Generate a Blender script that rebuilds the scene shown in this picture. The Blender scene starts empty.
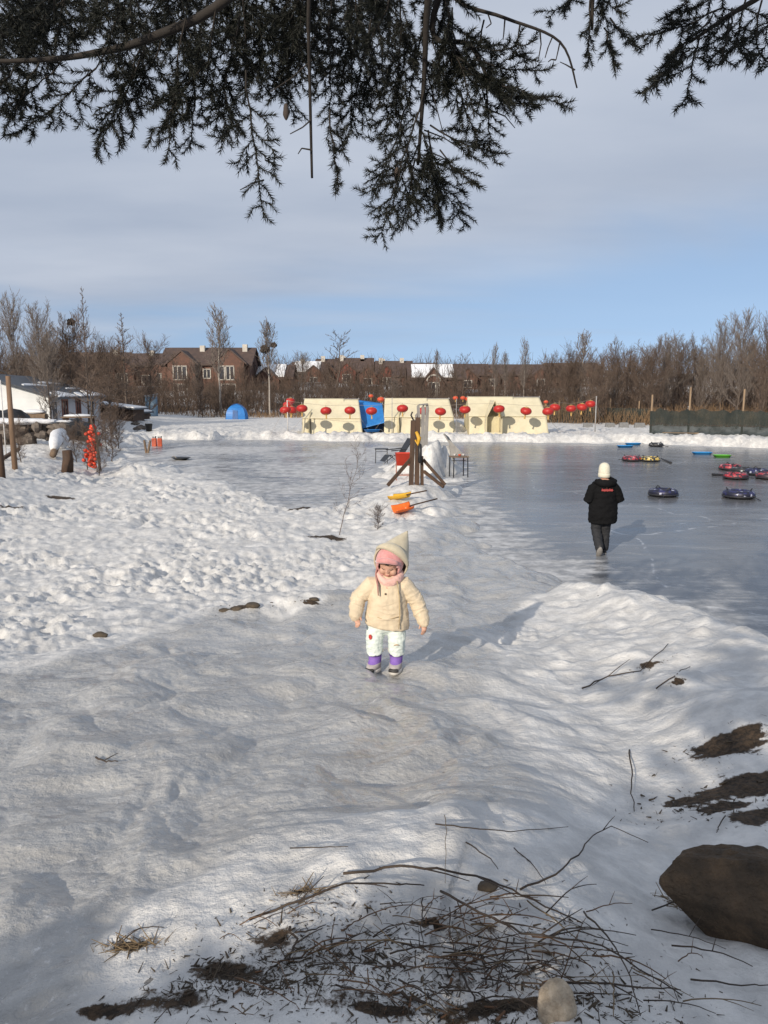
import bpy, bmesh, math, random
import numpy as np
from mathutils import Vector, Matrix

random.seed(7)
RNG = np.random.default_rng(11)
scene = bpy.context.scene
COL = scene.collection
R = math.radians

# ------------------------------------------------------------------ camera maths
CAM_H = 2.9
F = 760.0
TH = math.atan((512 - 392) / F)
CT, ST = math.cos(TH), math.sin(TH)
AZ, EL = R(28), R(21.5)            # where the light travels to, and how low the sun stands


def ray(px, py):
    u, v = (px - 384) / F, (512 - py) / F
    return np.array([u, CT + v * ST, -ST + v * CT])


def at_y(px, py, y):
    d = ray(px, py)
    return Vector((d[0] * y / d[1], y, CAM_H + d[2] * y / d[1]))


def at_d(px, py, dist):
    d = ray(px, py)
    d = d / np.linalg.norm(d)
    return Vector((d[0] * dist, d[1] * dist, CAM_H + d[2] * dist))


# ------------------------------------------------------------------ noise
def _hash(ix, iy, seed):
    n = (ix.astype(np.int64) * 374761393 + iy.astype(np.int64) * 668265263 + seed * 974711) & 0xFFFFFFFF
    n = ((n ^ (n >> 13)) * 1274126177) & 0xFFFFFFFF
    n = ((n ^ (n >> 15)) * 2246822519) & 0xFFFFFFFF
    return (n ^ (n >> 16)) / 4294967296.0


def perlin(x, y, seed=0):
    x = np.asarray(x, float)
    y = np.asarray(y, float)
    ix, iy = np.floor(x), np.floor(y)
    fx, fy = x - ix, y - iy

    def g(ax, ay, dx, dy):
        a = _hash(ax, ay, seed) * 2 * math.pi
        return np.cos(a) * dx + np.sin(a) * dy
    u = fx * fx * fx * (fx * (fx * 6 - 15) + 10)
    v = fy * fy * fy * (fy * (fy * 6 - 15) + 10)
    a = g(ix, iy, fx, fy)
    b = g(ix + 1, iy, fx - 1, fy)
    c = g(ix, iy + 1, fx, fy - 1)
    d = g(ix + 1, iy + 1, fx - 1, fy - 1)
    return (a + (b - a) * u + (c + (d - c) * u - a - (b - a) * u) * v) * 1.4


def fbm(x, y, seed=0, octv=4, gain=0.5):
    s, a = 0, 1.0
    for k in range(octv):
        s = s + a * perlin(x * 2 ** k + 17.3 * k, y * 2 ** k - 9.1 * k, seed + k)
        a *= gain
    return s


def sstep(a, b, x):
    t = np.clip((x - a) / (b - a), 0, 1)
    return t * t * (3 - 2 * t)


def poly_sd(poly, x, y):
    """distance to a polygon's edge, positive outside"""
    P = np.array(poly, float)
    Q = np.roll(P, -1, axis=0)
    d2 = np.full(x.shape, 1e18)
    ins = np.zeros(x.shape, bool)
    for (ax, ay), (bx, by) in zip(P, Q):
        ex, ey = bx - ax, by - ay
        t = np.clip(((x - ax) * ex + (y - ay) * ey) / (ex * ex + ey * ey), 0, 1)
        d2 = np.minimum(d2, (x - ax - t * ex) ** 2 + (y - ay - t * ey) ** 2)
        if ay != by:
            ins ^= ((ay > y) != (by > y)) & (x < (bx - ax) * (y - ay) / (by - ay) + ax)
    d = np.sqrt(d2)
    return np.where(ins, -d, d)


def line_d(pts, x, y):
    """distance to a polyline, and the interpolated third coordinate at the foot"""
    d2 = np.full(x.shape, 1e18)
    h = np.zeros(x.shape)
    for (ax, ay, ah), (bx, by, bh) in zip(pts[:-1], pts[1:]):
        ex, ey = bx - ax, by - ay
        t = np.clip(((x - ax) * ex + (y - ay) * ey) / (ex * ex + ey * ey), 0, 1)
        q = (x - ax - t * ex) ** 2 + (y - ay - t * ey) ** 2
        m = q < d2
        d2 = np.where(m, q, d2)
        h = np.where(m, ah + (bh - ah) * t, h)
    return np.sqrt(d2), h


# ------------------------------------------------------------------ the lie of the land
RINK = [(70, 3), (5.0, 3), (4.5, 5), (4.3, 7.5), (3.9, 9.6), (3.1, 10.9), (2.9, 12.2), (2.3, 14), (2.1, 17), (2.1, 20),
        (2.3, 23), (2.7, 26), (3.1, 29), (2.7, 31.5), (0.6, 32), (-0.6, 29), (-0.4, 25), (-0.6, 22), (-0.9, 20), (-2.0, 19),
        (-3.2, 21), (-4.6, 24), (-6.2, 27), (-8.2, 30), (-10.4, 33), (-12.5, 38), (-14, 46), (-9, 46.5), (-4, 45.5), (0, 44.6),
        (8, 44), (14, 43), (19, 40), (24, 37.5), (34, 35), (70, 33)]
SLUSH = [(-7, 3), (-7, 5.2), (-2.9, 5.6), (-1.8, 8.4), (-0.63, 8.6), (0.3, 12.4), (1.2, 16.5), (1.7, 22), (2.6, 22), (2.7, 15),
         (3.3, 12), (2.8, 10.3), (1.6, 9), (1.0, 7.2), (0.8, 5.5), (0.75, 4.3), (0.6, 3.2), (0.3, 2.8), (-0.15, 2.55), (-0.5, 2.1),
         (-0.72, 1.7), (-0.85, 1.2), (-7, 1.2)]
PROF_Y = np.linspace(-80, 60, 1401)
_pz = np.interp(PROF_Y, [-80, -10, 0, 1.2, 2, 3, 4, 5.6, 8, 10, 12, 14, 18, 24, 60],
                [2.2, 1.7, 1.45, 1.42, 1.33, 1.16, 1.0, 0.77, 0.42, 0.24, 0.14, 0.11, 0.12, 0.1, 0.1])
_k = np.hanning(11)
PROF_Z = np.convolve(np.pad(_pz, 5, mode='edge'), _k / _k.sum(), 'valid')
RIDGE = [(2.75, 10.3, 0.10), (3.0, 8.8, 0.2), (3.05, 7.2, 0.2), (3.0, 5.8, 0.17), (3.1, 4.5, 0.12), (3.6, 2.5, 0.1)]
GULLY = [(1.7, 9.2, 0.03), (1.35, 7.2, 0.10), (1.5, 5.6, 0.10), (1.4, 4.2, 0.10), (1.05, 3.0, 0.13), (0.95, 1.5, 0.12)]
MOUND = [(-0.45, 1.35, 0.12), (-0.18, 2.05, 0.17), (0.3, 2.35, 0.15), (0.6, 1.6, 0.12)]
PILES = [(1.0, 15.5, .12, 1.0), (.5, 18.3, .2, 1.0), (.8, 20.8, .3, .85), (.9, 23, .22, .8), (1.75, 26.4, 1.0, .65), (.75, 26.5, .5, .5),
         (2.2, 27.4, .95, .6), (1.5, 28.6, .7, .9), (2.5, 29.6, .7, .6), (-5.5, 38, .18, 1.0), (-9.5, 27.5, .12, 1.3),
         (-8.6, 26.5, .25, .7), (-0.75, 8.9, .09, .5), (-1.3, 9.0, .12, .45), (-0.4, 9.3, .08, .5), (1.95, 5.0, .12, .35), (2.2, 4.1, .12, .5),
         (5.1, 54, .75, 1.0), (4.8, 51.5, .7, .7), (2.45, 9.5, .08, .5), (2.7, 8.3, .1, .4)]


def zones(x, y):
    """signed distances used by both the shape and the surface"""
    wob = 0.45 * fbm(x / 1.6, y / 1.6, 31, 4) * np.clip(y / 14, 0.25, 2.2)
    rk = poly_sd(RINK, x, y) + wob
    sl = poly_sd(SLUSH, x, y) + 0.35 * fbm(x / 1.1, y / 1.1, 51, 4)
    return rk, sl


def ground_z(x, y, detail=True):
    x = np.asarray(x, float)
    y = np.asarray(y, float)
    rk, sl = zones(x, y)
    z = np.interp(y, PROF_Y, PROF_Z) + 0.0 * x
    r = np.hypot(x, y)
    d, a = line_d(RIDGE, x, y)
    z = z + a * np.exp(-(d / 0.55) ** 2)
    d, a = line_d(GULLY, x, y)
    z = z - a * np.exp(-(d / 0.45) ** 2)
    d, a = line_d(MOUND, x, y)
    z = z + a * np.exp(-(d / 0.62) ** 2)
    # right-hand bank near the viewer
    z = z + 0.16 * np.exp(-((x - 2.5) / 0.8) ** 2 - ((y - 3.7) / 1.1) ** 2)
    for (cx, cy, h, s) in PILES:
        z = z + h * np.exp(-(((x - cx) ** 2 + (y - cy) ** 2) / s ** 2) ** 1.3)
    # left bank
    toe = np.interp(y, [10, 15, 26, 42, 70], [-7.0, -7.2, -9.6, -14.2, -20])
    z = z + sstep(0.2, -3.2, x - toe) * 0.55 * sstep(11, 16, y) * (1 - 0.4 * sstep(60, 80, y))
    # snow pushed up round the far edge of the rink
    far = sstep(38, 43, y + 0.12 * np.abs(x))
    z = z + far * 0.28 * np.exp(-((rk - 1.3) / 1.0) ** 2)
    # hill
    hill = sstep(90, 150, y + 0.1 * x) * 4.0 + sstep(150, 330, y) * 6.0
    z = z + hill * (1 + 0.25 * fbm(x / 45, y / 45, 5, 3))
    z = z + sstep(130, 300, np.abs(x) + 0 * y) * 4 * sstep(20, 80, y)
    w = np.interp(y, [4, 9, 12, 25, 45], [1.3, 1.1, 0.9, 0.9, 1.4])
    t = sstep(0.0, 1.0, rk / w)
    if detail:
        near = 1 - sstep(45, 90, r)
        soft = sstep(-0.1, 0.5, sl)                   # 1 away from the worn ice
        n = 0.055 * fbm(x / 1.5, y / 1.5, 3, 3)
        # worn, glazed slope: long low swells across the fall line
        wx = x + 0.25 * fbm(x / .9, y / .9, 77, 2)
        n = n + (1 - soft) * (0.056 * perlin(wx / 0.50, y / 0.66, 8) + 0.044 * np.abs(perlin(wx / 0.36, y / 0.44, 12)) + 0.013 * fbm(wx / 0.17, y / 0.18, 9, 3))
        # trodden snow
        fld = soft * sstep(5.0, 8.0, y + 0.0 * x) * (1 - sstep(1.5, 2.6, x - 0.02 * y))
        cell = fbm(x / 0.5, y / 0.55, 21, 3, 0.6)
        pits = np.minimum(0, perlin(x / 0.36, y / 0.4, 24) + 0.12)
        fld = fld * (0.35 + 0.95 * sstep(-.45, .45, fbm(x / 2.6, y / 3.2, 29, 3)))
        n = n + fld * (0.042 * cell + 0.085 * pits - 0.032 * sstep(.08, .30, perlin(x / .27 + .4 * cell, y / .33, 26)) + .012 * sstep(.1, .35, perlin(x / .16, y / .17, 27)) + 0.034 * fbm(x / .15, y / .15, 25, 3, .6))
        # broken crust on the banks and piles
        oth = soft * (1 - np.minimum(1, fld * 1.6))
        big = np.interp(y, [3, 8, 15, 40, 60], [0.4, 0.8, 1.2, 1.6, 1.0])
        n = n + oth * big * (0.045 * np.abs(fbm(x / 0.45, y / 0.4, 41, 4, 0.55)) + 0.02 * fbm(x / .17, y / .15, 43, 3))
        chunk = np.maximum(0, perlin(x / .28, y / .25, 47) - .1)
        n = n + oth * 0.095 * chunk * sstep(3.5, 6.5, y)
        n = n + far * (1 - sstep(70, 90, y)) * 0.22 * np.abs(fbm(x / 1.1, y / 1.0, 61, 4, .6))
        nearm = np.exp(-(((x - 0.1) / 1.3) ** 2 + ((y - 1.8) / 0.8) ** 2))
        n = n + nearm * 0.022 * fbm(x / .22, y / .2, 66, 3)
        pile = 0
        for (cx, cy, h, s) in PILES:
            if h > .4:
                pile = pile + np.exp(-(((x - cx) ** 2 + (y - cy) ** 2) / (s * 1.2) ** 2))
        n = n + np.minimum(pile, 1) * (.16 * np.abs(perlin(x / .42, y / .4, 101)) + .07 * perlin(x / .2, y / .2, 102))
        z = z + n * near
    return -0.10 + (z + 0.10) * t


def gz(x, y):
    return float(ground_z(np.array([x]), np.array([y]))[0])


def surf(x, y):
    return max(gz(x, y), 0.0)


_T = np.concatenate([np.linspace(0.8, 12, 700), np.linspace(12.05, 120, 1400)])


def on(px, py, lift=0.0):
    """the point of the ground (or the ice) seen along a direction"""
    d = ray(px, py)
    x, y, z = d[0] * _T, d[1] * _T, CAM_H + d[2] * _T
    h = np.maximum(ground_z(x, y), 0.0)
    i = int(np.argmax(z <= h))
    if i == 0:
        i = len(_T) - 1
    return Vector((x[i], y[i], h[i] + lift))


# ------------------------------------------------------------------ materials
def nt(m):
    m.use_nodes = True
    t = m.node_tree
    return t, t.nodes, t.links


def ramp(nodes, stops):
    r = nodes.new('ShaderNodeValToRGB')
    e = r.color_ramp.elements
    while len(e) < len(stops):
        e.new(0.5)
    for q, (p, c) in zip(e, stops):
        q.position = p
        q.color = (*c, 1) if len(c) == 3 else c
    return r


_MC = {}


def pm(name, c1, c2=None, scale=8.0, rough=0.6, bump=0.15, bscale=None, dist=0.01, metallic=0.0, stretch=(1, 1, 1), spec=0.5, sheen=0.0):
    """procedural material: two tones mixed by noise, roughness varied, noise bump"""
    if name in _MC:
        return _MC[name]
    m = bpy.data.materials.new(name)
    t, N, L = nt(m)
    b = N['Principled BSDF']
    if c2 is None:
        c2 = tuple(min(1, c * 0.72) for c in c1)
    tc = N.new('ShaderNodeTexCoord')
    mp = N.new('ShaderNodeMapping')
    mp.inputs['Scale'].default_value = stretch
    L.new(tc.outputs['Object'], mp.inputs['Vector'])
    n = N.new('ShaderNodeTexNoise')
    n.inputs['Scale'].default_value = scale
    n.inputs['Detail'].default_value = 6
    n.inputs['Roughness'].default_value = 0.62
    L.new(mp.outputs[0], n.inputs['Vector'])
    r = ramp(N, [(0.32, c2), (0.68, c1)])
    L.new(n.outputs['Fac'], r.inputs[0])
    L.new(r.outputs[0], b.inputs['Base Color'])
    mr = N.new('ShaderNodeMapRange')
    mr.inputs['To Min'].default_value = max(0.03, rough - 0.12)
    mr.inputs['To Max'].default_value = min(1, rough + 0.12)
    L.new(n.outputs['Fac'], mr.inputs[0])
    L.new(mr.outputs[0], b.inputs['Roughness'])
    b.inputs['Metallic'].default_value = metallic
    b.inputs['Specular IOR Level'].default_value = spec
    if sheen:
        b.inputs['Sheen Weight'].default_value = sheen
    if bump:
        n2 = N.new('ShaderNodeTexNoise')
        n2.inputs['Scale'].default_value = bscale or scale * 3
        n2.inputs['Detail'].default_value = 5
        L.new(mp.outputs[0], n2.inputs['Vector'])
        bp = N.new('ShaderNodeBump')
        bp.inputs['Strength'].default_value = bump
        bp.inputs['Distance'].default_value = dist
        L.new(n2.outputs['Fac'], bp.inputs['Height'])
        L.new(bp.outputs[0], b.inputs['Normal'])
    _MC[name] = m
    return m


# ------------------------------------------------------------------ mesh helpers
def frame_of(d):
    d = Vector(d).normalized()
    a = Vector((0, 0, 1)) if abs(d.z) < 0.95 else Vector((1, 0, 0))
    s = d.cross(a).normalized()
    return s, s.cross(d).normalized(), d


class MB:
    def __init__(self):
        self.v = []
        self.f = []

    def box(self, c, s, rot=None, top=1.0):
        c = Vector(c)
        M = rot if rot is not None else Matrix.Identity(3)
        b = len(self.v)
        for z in (-.5, .5):
            k = top if z > 0 else 1
            for x, y in ((-.5, -.5), (.5, -.5), (.5, .5), (-.5, .5)):
                self.v.append(c + M @ Vector((x * s[0] * k, y * s[1] * k, z * s[2])))
        for q in ((3, 2, 1, 0), (4, 5, 6, 7), (0, 1, 5, 4), (1, 2, 6, 5), (2, 3, 7, 6), (3, 0, 4, 7)):
            self.f.append([b + i for i in q])
        return self

    def beam(self, a, b_, w, h=None, roll=0.0):
        a, b_ = Vector(a), Vector(b_)
        s, u, d = frame_of(b_ - a)
        if roll:
            q = Matrix.Rotation(roll, 3, d)
            s, u = q @ s, q @ u
        h = h or w
        i = len(self.v)
        for p in (a, b_):
            for x, y in ((-.5, -.5), (.5, -.5), (.5, .5), (-.5, .5)):
                self.v.append(p + s * x * w + u * y * h)
        for q in ((0, 1, 2, 3), (7, 6, 5, 4), (1, 0, 4, 5), (2, 1, 5, 6), (3, 2, 6, 7), (0, 3, 7, 4)):
            self.f.append([i + k for k in q])
        return self

    def tube(self, pts, rad, n=8, flat=(1, 1), up=None):
        pts = [Vector(p) for p in pts]
        if not hasattr(rad, '__len__'):
            rad = [rad] * len(pts)
        base = len(self.v)
        ps, pu = None, None
        for i, p in enumerate(pts):
            d = (pts[min(i + 1, len(pts) - 1)] - pts[max(i - 1, 0)]).normalized()
            if ps is None:
                if up is not None:
                    ps = d.cross(Vector(up)).normalized()
                    pu = ps.cross(d)
                else:
                    ps, pu, _ = frame_of(d)
            else:
                ps = (ps - d * ps.dot(d)).normalized()
                pu = ps.cross(d)
            r = rad[i]
            for k in range(n):
                a = 2 * math.pi * k / n
                self.v.append(p + ps * math.cos(a) * r * flat[0] + pu * math.sin(a) * r * flat[1])
        for i in range(len(pts) - 1):
            for k in range(n):
                a, b = base + i * n + k, base + i * n + (k + 1) % n
                self.f.append([a, b, b + n, a + n])
        self.f.append([base + k for k in range(n)][::-1])
        e = base + (len(pts) - 1) * n
        self.f.append([e + k for k in range(n)])
        return self

    def rings(self, rings, cap=True):
        """loft through rings given as lists of points"""
        base = len(self.v)
        n = len(rings[0])
        for r in rings:
            self.v.extend(Vector(p) for p in r)
        for i in range(len(rings) - 1):
            for k in range(n):
                a, b = base + i * n + k, base + i * n + (k + 1) % n
                self.f.append([a, b, b + n, a + n])
        if cap:
            self.f.append([base + k for k in range(n)][::-1])
            e = base + (len(rings) - 1) * n
            self.f.append([e + k for k in range(n)])
        return self

    def ell(self, c, r, rot=None, nu=16, nv=10, fn=None):
        c = Vector(c)
        if not hasattr(r, '__len__'):
            r = (r, r, r)
        M = rot if rot is not None else Matrix.Identity(3)
        base = len(self.v)
        for j in range(nv + 1):
            th = math.pi * (j + 0.001) / (nv + 0.002)
            for i in range(nu):
                ph = 2 * math.pi * i / nu
                q = Vector((math.sin(th) * math.cos(ph), math.sin(th) * math.sin(ph), math.cos(th)))
                k = fn(q) if fn else 1
                self.v.append(c + M @ Vector((q.x * r[0] * k, q.y * r[1] * k, q.z * r[2] * k)))
        for j in range(nv):
            for i in range(nu):
                a, b = base + j * nu + i, base + j * nu + (i + 1) % nu
                self.f.append([a, a + nu, b + nu, b])
        self.f.append([base + i for i in range(nu)])
        self.f.append([base + nv * nu + i for i in range(nu)][::-1])
        return self

    def poly(self, pts):
        b = len(self.v)
        self.v.extend(Vector(p) for p in pts)
        self.f.append([b + i for i in range(len(pts))])
        return self

    def prism(self, pts, ext):
        """closed prism: polygon swept along ext"""
        ext = Vector(ext)
        b = len(self.v)
        n = len(pts)
        self.v.extend(Vector(p) for p in pts)
        self.v.extend(Vector(p) + ext for p in pts)
        self.f.append([b + i for i in range(n)])
        self.f.append([b + n + i for i in range(n)][::-1])
        for i in range(n):
            j = (i + 1) % n
            self.f.append([b + j, b + i, b + n + i, b + n + j])
        return self

    def mesh(self, name):
        me = bpy.data.meshes.new(name)
        me.from_pydata([tuple(v) for v in self.v], [], self.f)
        bm = bmesh.new()
        bm.from_mesh(me)
        bmesh.ops.recalc_face_normals(bm, faces=bm.faces)
        bm.to_mesh(me)
        bm.free()
        return me

    def build(self, name, mat, parent=None, smooth=False, bevel=0.0, sub=0):
        return link(name, self.mesh(name), mat, parent, smooth, bevel, sub)


def link(name, me, mat, parent=None, smooth=False, bevel=0.0, sub=0):
    o = bpy.data.objects.new(name, me)
    if mat is not None and not me.materials:
        me.materials.append(mat)
    COL.objects.link(o)
    if parent is not None:
        o.parent = parent
    if smooth:
        me.polygons.foreach_set('use_smooth', [True] * len(me.polygons))
    if bevel:
        b = o.modifiers.new('bevel', 'BEVEL')
        b.width = bevel
        b.segments = 2
        b.limit_method = 'ANGLE'
    if sub:
        s = o.modifiers.new('sub', 'SUBSURF')
        s.levels = s.render_levels = sub
    return o


def np_mesh(name, V, Fq=None, Ft=None):
    me = bpy.data.meshes.new(name)
    V = np.ascontiguousarray(V, np.float32)
    me.vertices.add(len(V))
    me.vertices.foreach_set('co', V.ravel())
    parts, sizes = [], []
    for A, k in ((Fq, 4), (Ft, 3)):
        if A is not None and len(A):
            parts.append(np.asarray(A, np.int32).ravel())
            sizes.append(np.full(len(A), k, np.int32))
    loops = np.concatenate(parts)
    sz = np.concatenate(sizes)
    me.loops.add(len(loops))
    me.loops.foreach_set('vertex_index', loops)
    me.polygons.add(len(sz))
    st = np.zeros(len(sz), np.int32)
    st[1:] = np.cumsum(sz)[:-1]
    me.polygons.foreach_set('loop_start', st)
    me.update(calc_edges=True)
    me.validate()
    return me


def seg_mesh(name, P0, P1, R0, R1, n=3):
    """many thin tapered sticks as one mesh"""
    P0, P1 = np.asarray(P0, float), np.asarray(P1, float)
    R0, R1 = np.asarray(R0, float), np.asarray(R1, float)
    D = P1 - P0
    D /= np.maximum(np.linalg.norm(D, axis=1, keepdims=True), 1e-9)
    A = np.where(np.abs(D[:, 2:3]) < 0.9, np.array([[0, 0, 1.0]]), np.array([[1.0, 0, 0]]))
    S = np.cross(D, A)
    S /= np.linalg.norm(S, axis=1, keepdims=True)
    U = np.cross(S, D)
    rows = []
    for P, Rr in ((P0, R0), (P1, R1)):
        for k in range(n):
            a = 2 * math.pi * k / n
            rows.append(P + (S * math.cos(a) + U * math.sin(a)) * Rr[:, None])
    V = np.stack(rows, 1).reshape(-1, 3)
    b = np.arange(len(P0))[:, None] * (2 * n)
    Fq = np.concatenate([np.stack([b[:, 0] + k, b[:, 0] + (k + 1) % n, b[:, 0] + n + (k + 1) % n, b[:, 0] + n + k], 1) for k in range(n)])
    return np_mesh(name, V, Fq)


def remeshed(mb, voxel, iters=4, fold=0.0, fscale=20.0, seed=0):
    """one continuous skin over the shapes gathered in mb"""
    me = mb.mesh('tmp')
    o = bpy.data.objects.new('tmp', me)
    COL.objects.link(o)
    r = o.modifiers.new('r', 'REMESH')
    r.mode = 'VOXEL'
    r.voxel_size = voxel
    s = o.modifiers.new('s', 'SMOOTH')
    s.factor = 0.5
    s.iterations = iters
    dg = bpy.context.evaluated_depsgraph_get()
    out = bpy.data.meshes.new_from_object(o.evaluated_get(dg))
    bpy.data.objects.remove(o)
    bpy.data.meshes.remove(me)
    if fold:
        n = len(out.vertices)
        co = np.empty(n * 3, np.float32)
        no = np.empty(n * 3, np.float32)
        out.vertices.foreach_get('co', co)
        out.vertex_normals.foreach_get('vector', no)
        co = co.reshape(-1, 3)
        no = no.reshape(-1, 3)
        a = perlin(co[:, 0] * fscale + co[:, 1] * fscale * .7, co[:, 2] * fscale * 1.6 + co[:, 1] * fscale * .5, seed)
        b = perlin(co[:, 0] * fscale * 2.3 - co[:, 1] * fscale, co[:, 2] * fscale * 2.6, seed + 3)
        co = co + no * (fold * (a + 0.5 * b))[:, None]
        out.vertices.foreach_set('co', co.astype(np.float32).ravel())
        out.update()
    return out


def empty(name, loc, rz=0.0):
    o = bpy.data.objects.new(name, None)
    o.location = loc
    o.rotation_euler = (0, 0, rz)
    o.empty_display_size = 0.1
    COL.objects.link(o)
    return o


def tag(o, label=None, cat=None, group=None, kind=None):
    if label:
        o['label'] = label
    if cat:
        o['category'] = cat
    if group:
        o['group'] = group
    if kind:
        o['kind'] = kind
    return o


def kids(o):
    return [c for c in bpy.data.objects if c.parent == o]


def copy_tree(o, loc=None, rz=None, scale=None, label=None, _ch=None):
    c = o.copy()
    COL.objects.link(c)
    for ch in kids(o):
        d = ch.copy()
        COL.objects.link(d)
        d.parent = c
        for g in kids(ch):
            e = g.copy()
            COL.objects.link(e)
            e.parent = d
    if loc is not None:
        c.location = loc
    if rz is not None:
        c.rotation_euler = (0, 0, rz)
    if scale is not None:
        c.scale = scale if hasattr(scale, '__len__') else (scale,) * 3
    if label:
        c['label'] = label
    return c

# ------------------------------------------------------------------ camera, sun, sky
cam = bpy.data.objects.new('camera', bpy.data.cameras.new('camera'))
cam.location = (0, 0, CAM_H)
cam.rotation_euler = (math.pi / 2 - TH, 0, 0)
cam.data.sensor_fit = 'VERTICAL'
cam.data.sensor_height = 24.0
cam.data.lens = 24.0 * F / 1024
cam.data.clip_start = 0.05
cam.data.clip_end = 5000
COL.objects.link(cam)
scene.camera = cam

sd = bpy.data.lights.new('sun', 'SUN')
sd.energy = 5.0
sd.angle = R(0.55)
sd.color = (1.0, 0.90, 0.76)
sun = bpy.data.objects.new('sun', sd)
L_ = Vector((math.sin(AZ) * math.cos(EL), math.cos(AZ) * math.cos(EL), -math.sin(EL)))
sun.rotation_euler = L_.to_track_quat('-Z', 'Y').to_euler()
sun.location = (-12, -22, 14)
COL.objects.link(sun)

w = bpy.data.worlds.new('World')
scene.world = w
T, N, L = nt(w)
bg = N['Background']
bg.inputs['Strength'].default_value = 0.1
sky = N.new('ShaderNodeTexSky')
sky.sky_type = 'NISHITA'
sky.sun_disc = False
sky.sun_elevation = EL
sky.sun_rotation = math.pi + AZ
sky.air_density = 1.0
sky.dust_density = 0.6
sky.ozone_density = 1.5
tc = N.new('ShaderNodeTexCoord')
sp = N.new('ShaderNodeSeparateXYZ')
L.new(tc.outputs['Generated'], sp.inputs[0])


def mnode(op, a, b=None, c=None):
    n = N.new('ShaderNodeMath')
    n.operation = op
    for i, q in enumerate((a, b, c)):
        if q is None:
            continue
        if isinstance(q, (int, float)):
            n.inputs[i].default_value = q
        else:
            L.new(q, n.inputs[i])
    return n.outputs[0]


zz = mnode('ADD', mnode('MAXIMUM', sp.outputs['Z'], 0.0), 0.10)
cx = mnode('DIVIDE', sp.outputs['X'], zz)
cy = mnode('DIVIDE', sp.outputs['Y'], zz)
cb = N.new('ShaderNodeCombineXYZ')
L.new(mnode('MULTIPLY', cx, 0.55), cb.inputs[0])
L.new(mnode('MULTIPLY', cy, 0.9), cb.inputs[1])
cn = N.new('ShaderNodeTexNoise')
cn.inputs['Scale'].default_value = 0.55
cn.inputs['Detail'].default_value = 7
cn.inputs['Roughness'].default_value = 0.52
cn.inputs['Distortion'].default_value = 0.5
L.new(cb.outputs[0], cn.inputs['Vector'])
sv = N.new('ShaderNodeCombineXYZ')
L.new(sp.outputs['X'], sv.inputs[0])
L.new(sp.outputs['Y'], sv.inputs[1])
L.new(mnode('ADD', mnode('MULTIPLY', mnode('MAXIMUM', sp.outputs['Z'], 0.0), 0.8), 0.26), sv.inputs[2])
vn = N.new('ShaderNodeVectorMath')
vn.operation = 'NORMALIZE'
L.new(sv.outputs[0], vn.inputs[0])
L.new(vn.outputs[0], sky.inputs['Vector'])
# a veil of high cloud that ends some way above the horizon, lower on the left
edge = mnode('ADD', sp.outputs['Z'], mnode('MULTIPLY', mnode('SUBTRACT', cn.outputs['Fac'], 0.5), 0.42))
edge = mnode('SUBTRACT', edge, mnode('MULTIPLY', sp.outputs['X'], 0.13))
mr = N.new('ShaderNodeMapRange')
mr.interpolation_type = 'SMOOTHSTEP'
mr.inputs['From Min'].default_value = 0.05
mr.inputs['From Max'].default_value = 0.22
mr.inputs['To Min'].default_value = 0.10
mr.inputs['To Max'].default_value = 0.93
L.new(edge, mr.inputs[0])
cn2 = N.new('ShaderNodeTexNoise')
cn2.inputs['Scale'].default_value = 0.8
cn2.inputs['Detail'].default_value = 6
L.new(cb.outputs[0], cn2.inputs['Vector'])
cr = ramp(N, [(0.3, (4.3, 5.0, 6.3)), (0.66, (6.5, 7.0, 8.0))])
L.new(cn2.outputs['Fac'], cr.inputs[0])
mx = N.new('ShaderNodeMix')
mx.data_type = 'RGBA'
L.new(mr.outputs[0], mx.inputs['Factor'])
sk2 = N.new('ShaderNodeMix')
sk2.data_type = 'RGBA'
sk2.blend_type = 'MULTIPLY'
sk2.inputs['Factor'].default_value = 1.0
L.new(sky.outputs[0], sk2.inputs['A'])
sk2.inputs['B'].default_value = (2.0, 1.85, 1.75, 1)
L.new(sk2.outputs['Result'], mx.inputs['A'])
L.new(cr.outputs[0], mx.inputs['B'])
L.new(mx.outputs['Result'], bg.inputs['Color'])

vs = scene.view_settings
vs.view_transform = 'Standard'
vs.look = 'None'
vs.exposure = -0.15
vs.gamma = 1.0
vs.use_curve_mapping = False
scene.render.engine = 'CYCLES'
cy_ = scene.cycles
cy_.use_denoising = True
try:
    cy_.denoiser = 'OPENIMAGEDENOISE'
except Exception:
    pass
cy_.max_bounces = 6
cy_.transparent_max_bounces = 8
cy_.caustics_reflective = False
cy_.caustics_refractive = False
scene.render.film_transparent = False

# ------------------------------------------------------------------ snow-covered ground (one sheet)
ang_in = np.arange(-46, 46.001, 0.135)
ang_out = np.concatenate([np.arange(49, 90, 3.0), np.arange(90, 270, 6.0), np.arange(270, 312, 3.0)])
ANG = np.radians(np.concatenate([ang_in, ang_out]))
rr = [0.3]
while rr[-1] < 2500:
    q = rr[-1]
    rr.append(q * (1.05 if q < 1.2 else 1.0068 if q < 70 else 1.03))
RAD = np.array(rr)
A2, R2 = np.meshgrid(ANG, RAD)
GX, GY = np.sin(A2) * R2, np.cos(A2) * R2
rk, sl = zones(GX, GY)
GZ = ground_z(GX, GY)
nr, na = GX.shape
V = np.stack([GX, GY, GZ], -1).reshape(-1, 3)
i0 = (np.arange(nr - 1)[:, None] * na + np.arange(na)[None, :]).ravel()
i1 = (np.arange(nr - 1)[:, None] * na + ((np.arange(na) + 1) % na)[None, :]).ravel()
FQ = np.stack([i0, i1, i1 + na, i0 + na], 1)[:, ::-1]
ctr = len(V)
V = np.vstack([V, [0, 0, GZ[0].mean()]])
k = np.arange(na)
FT = np.stack([np.full(na, ctr), (k + 1) % na, k], 1)[:, ::-1]
me = np_mesh('ground', V, FQ, FT)

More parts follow.
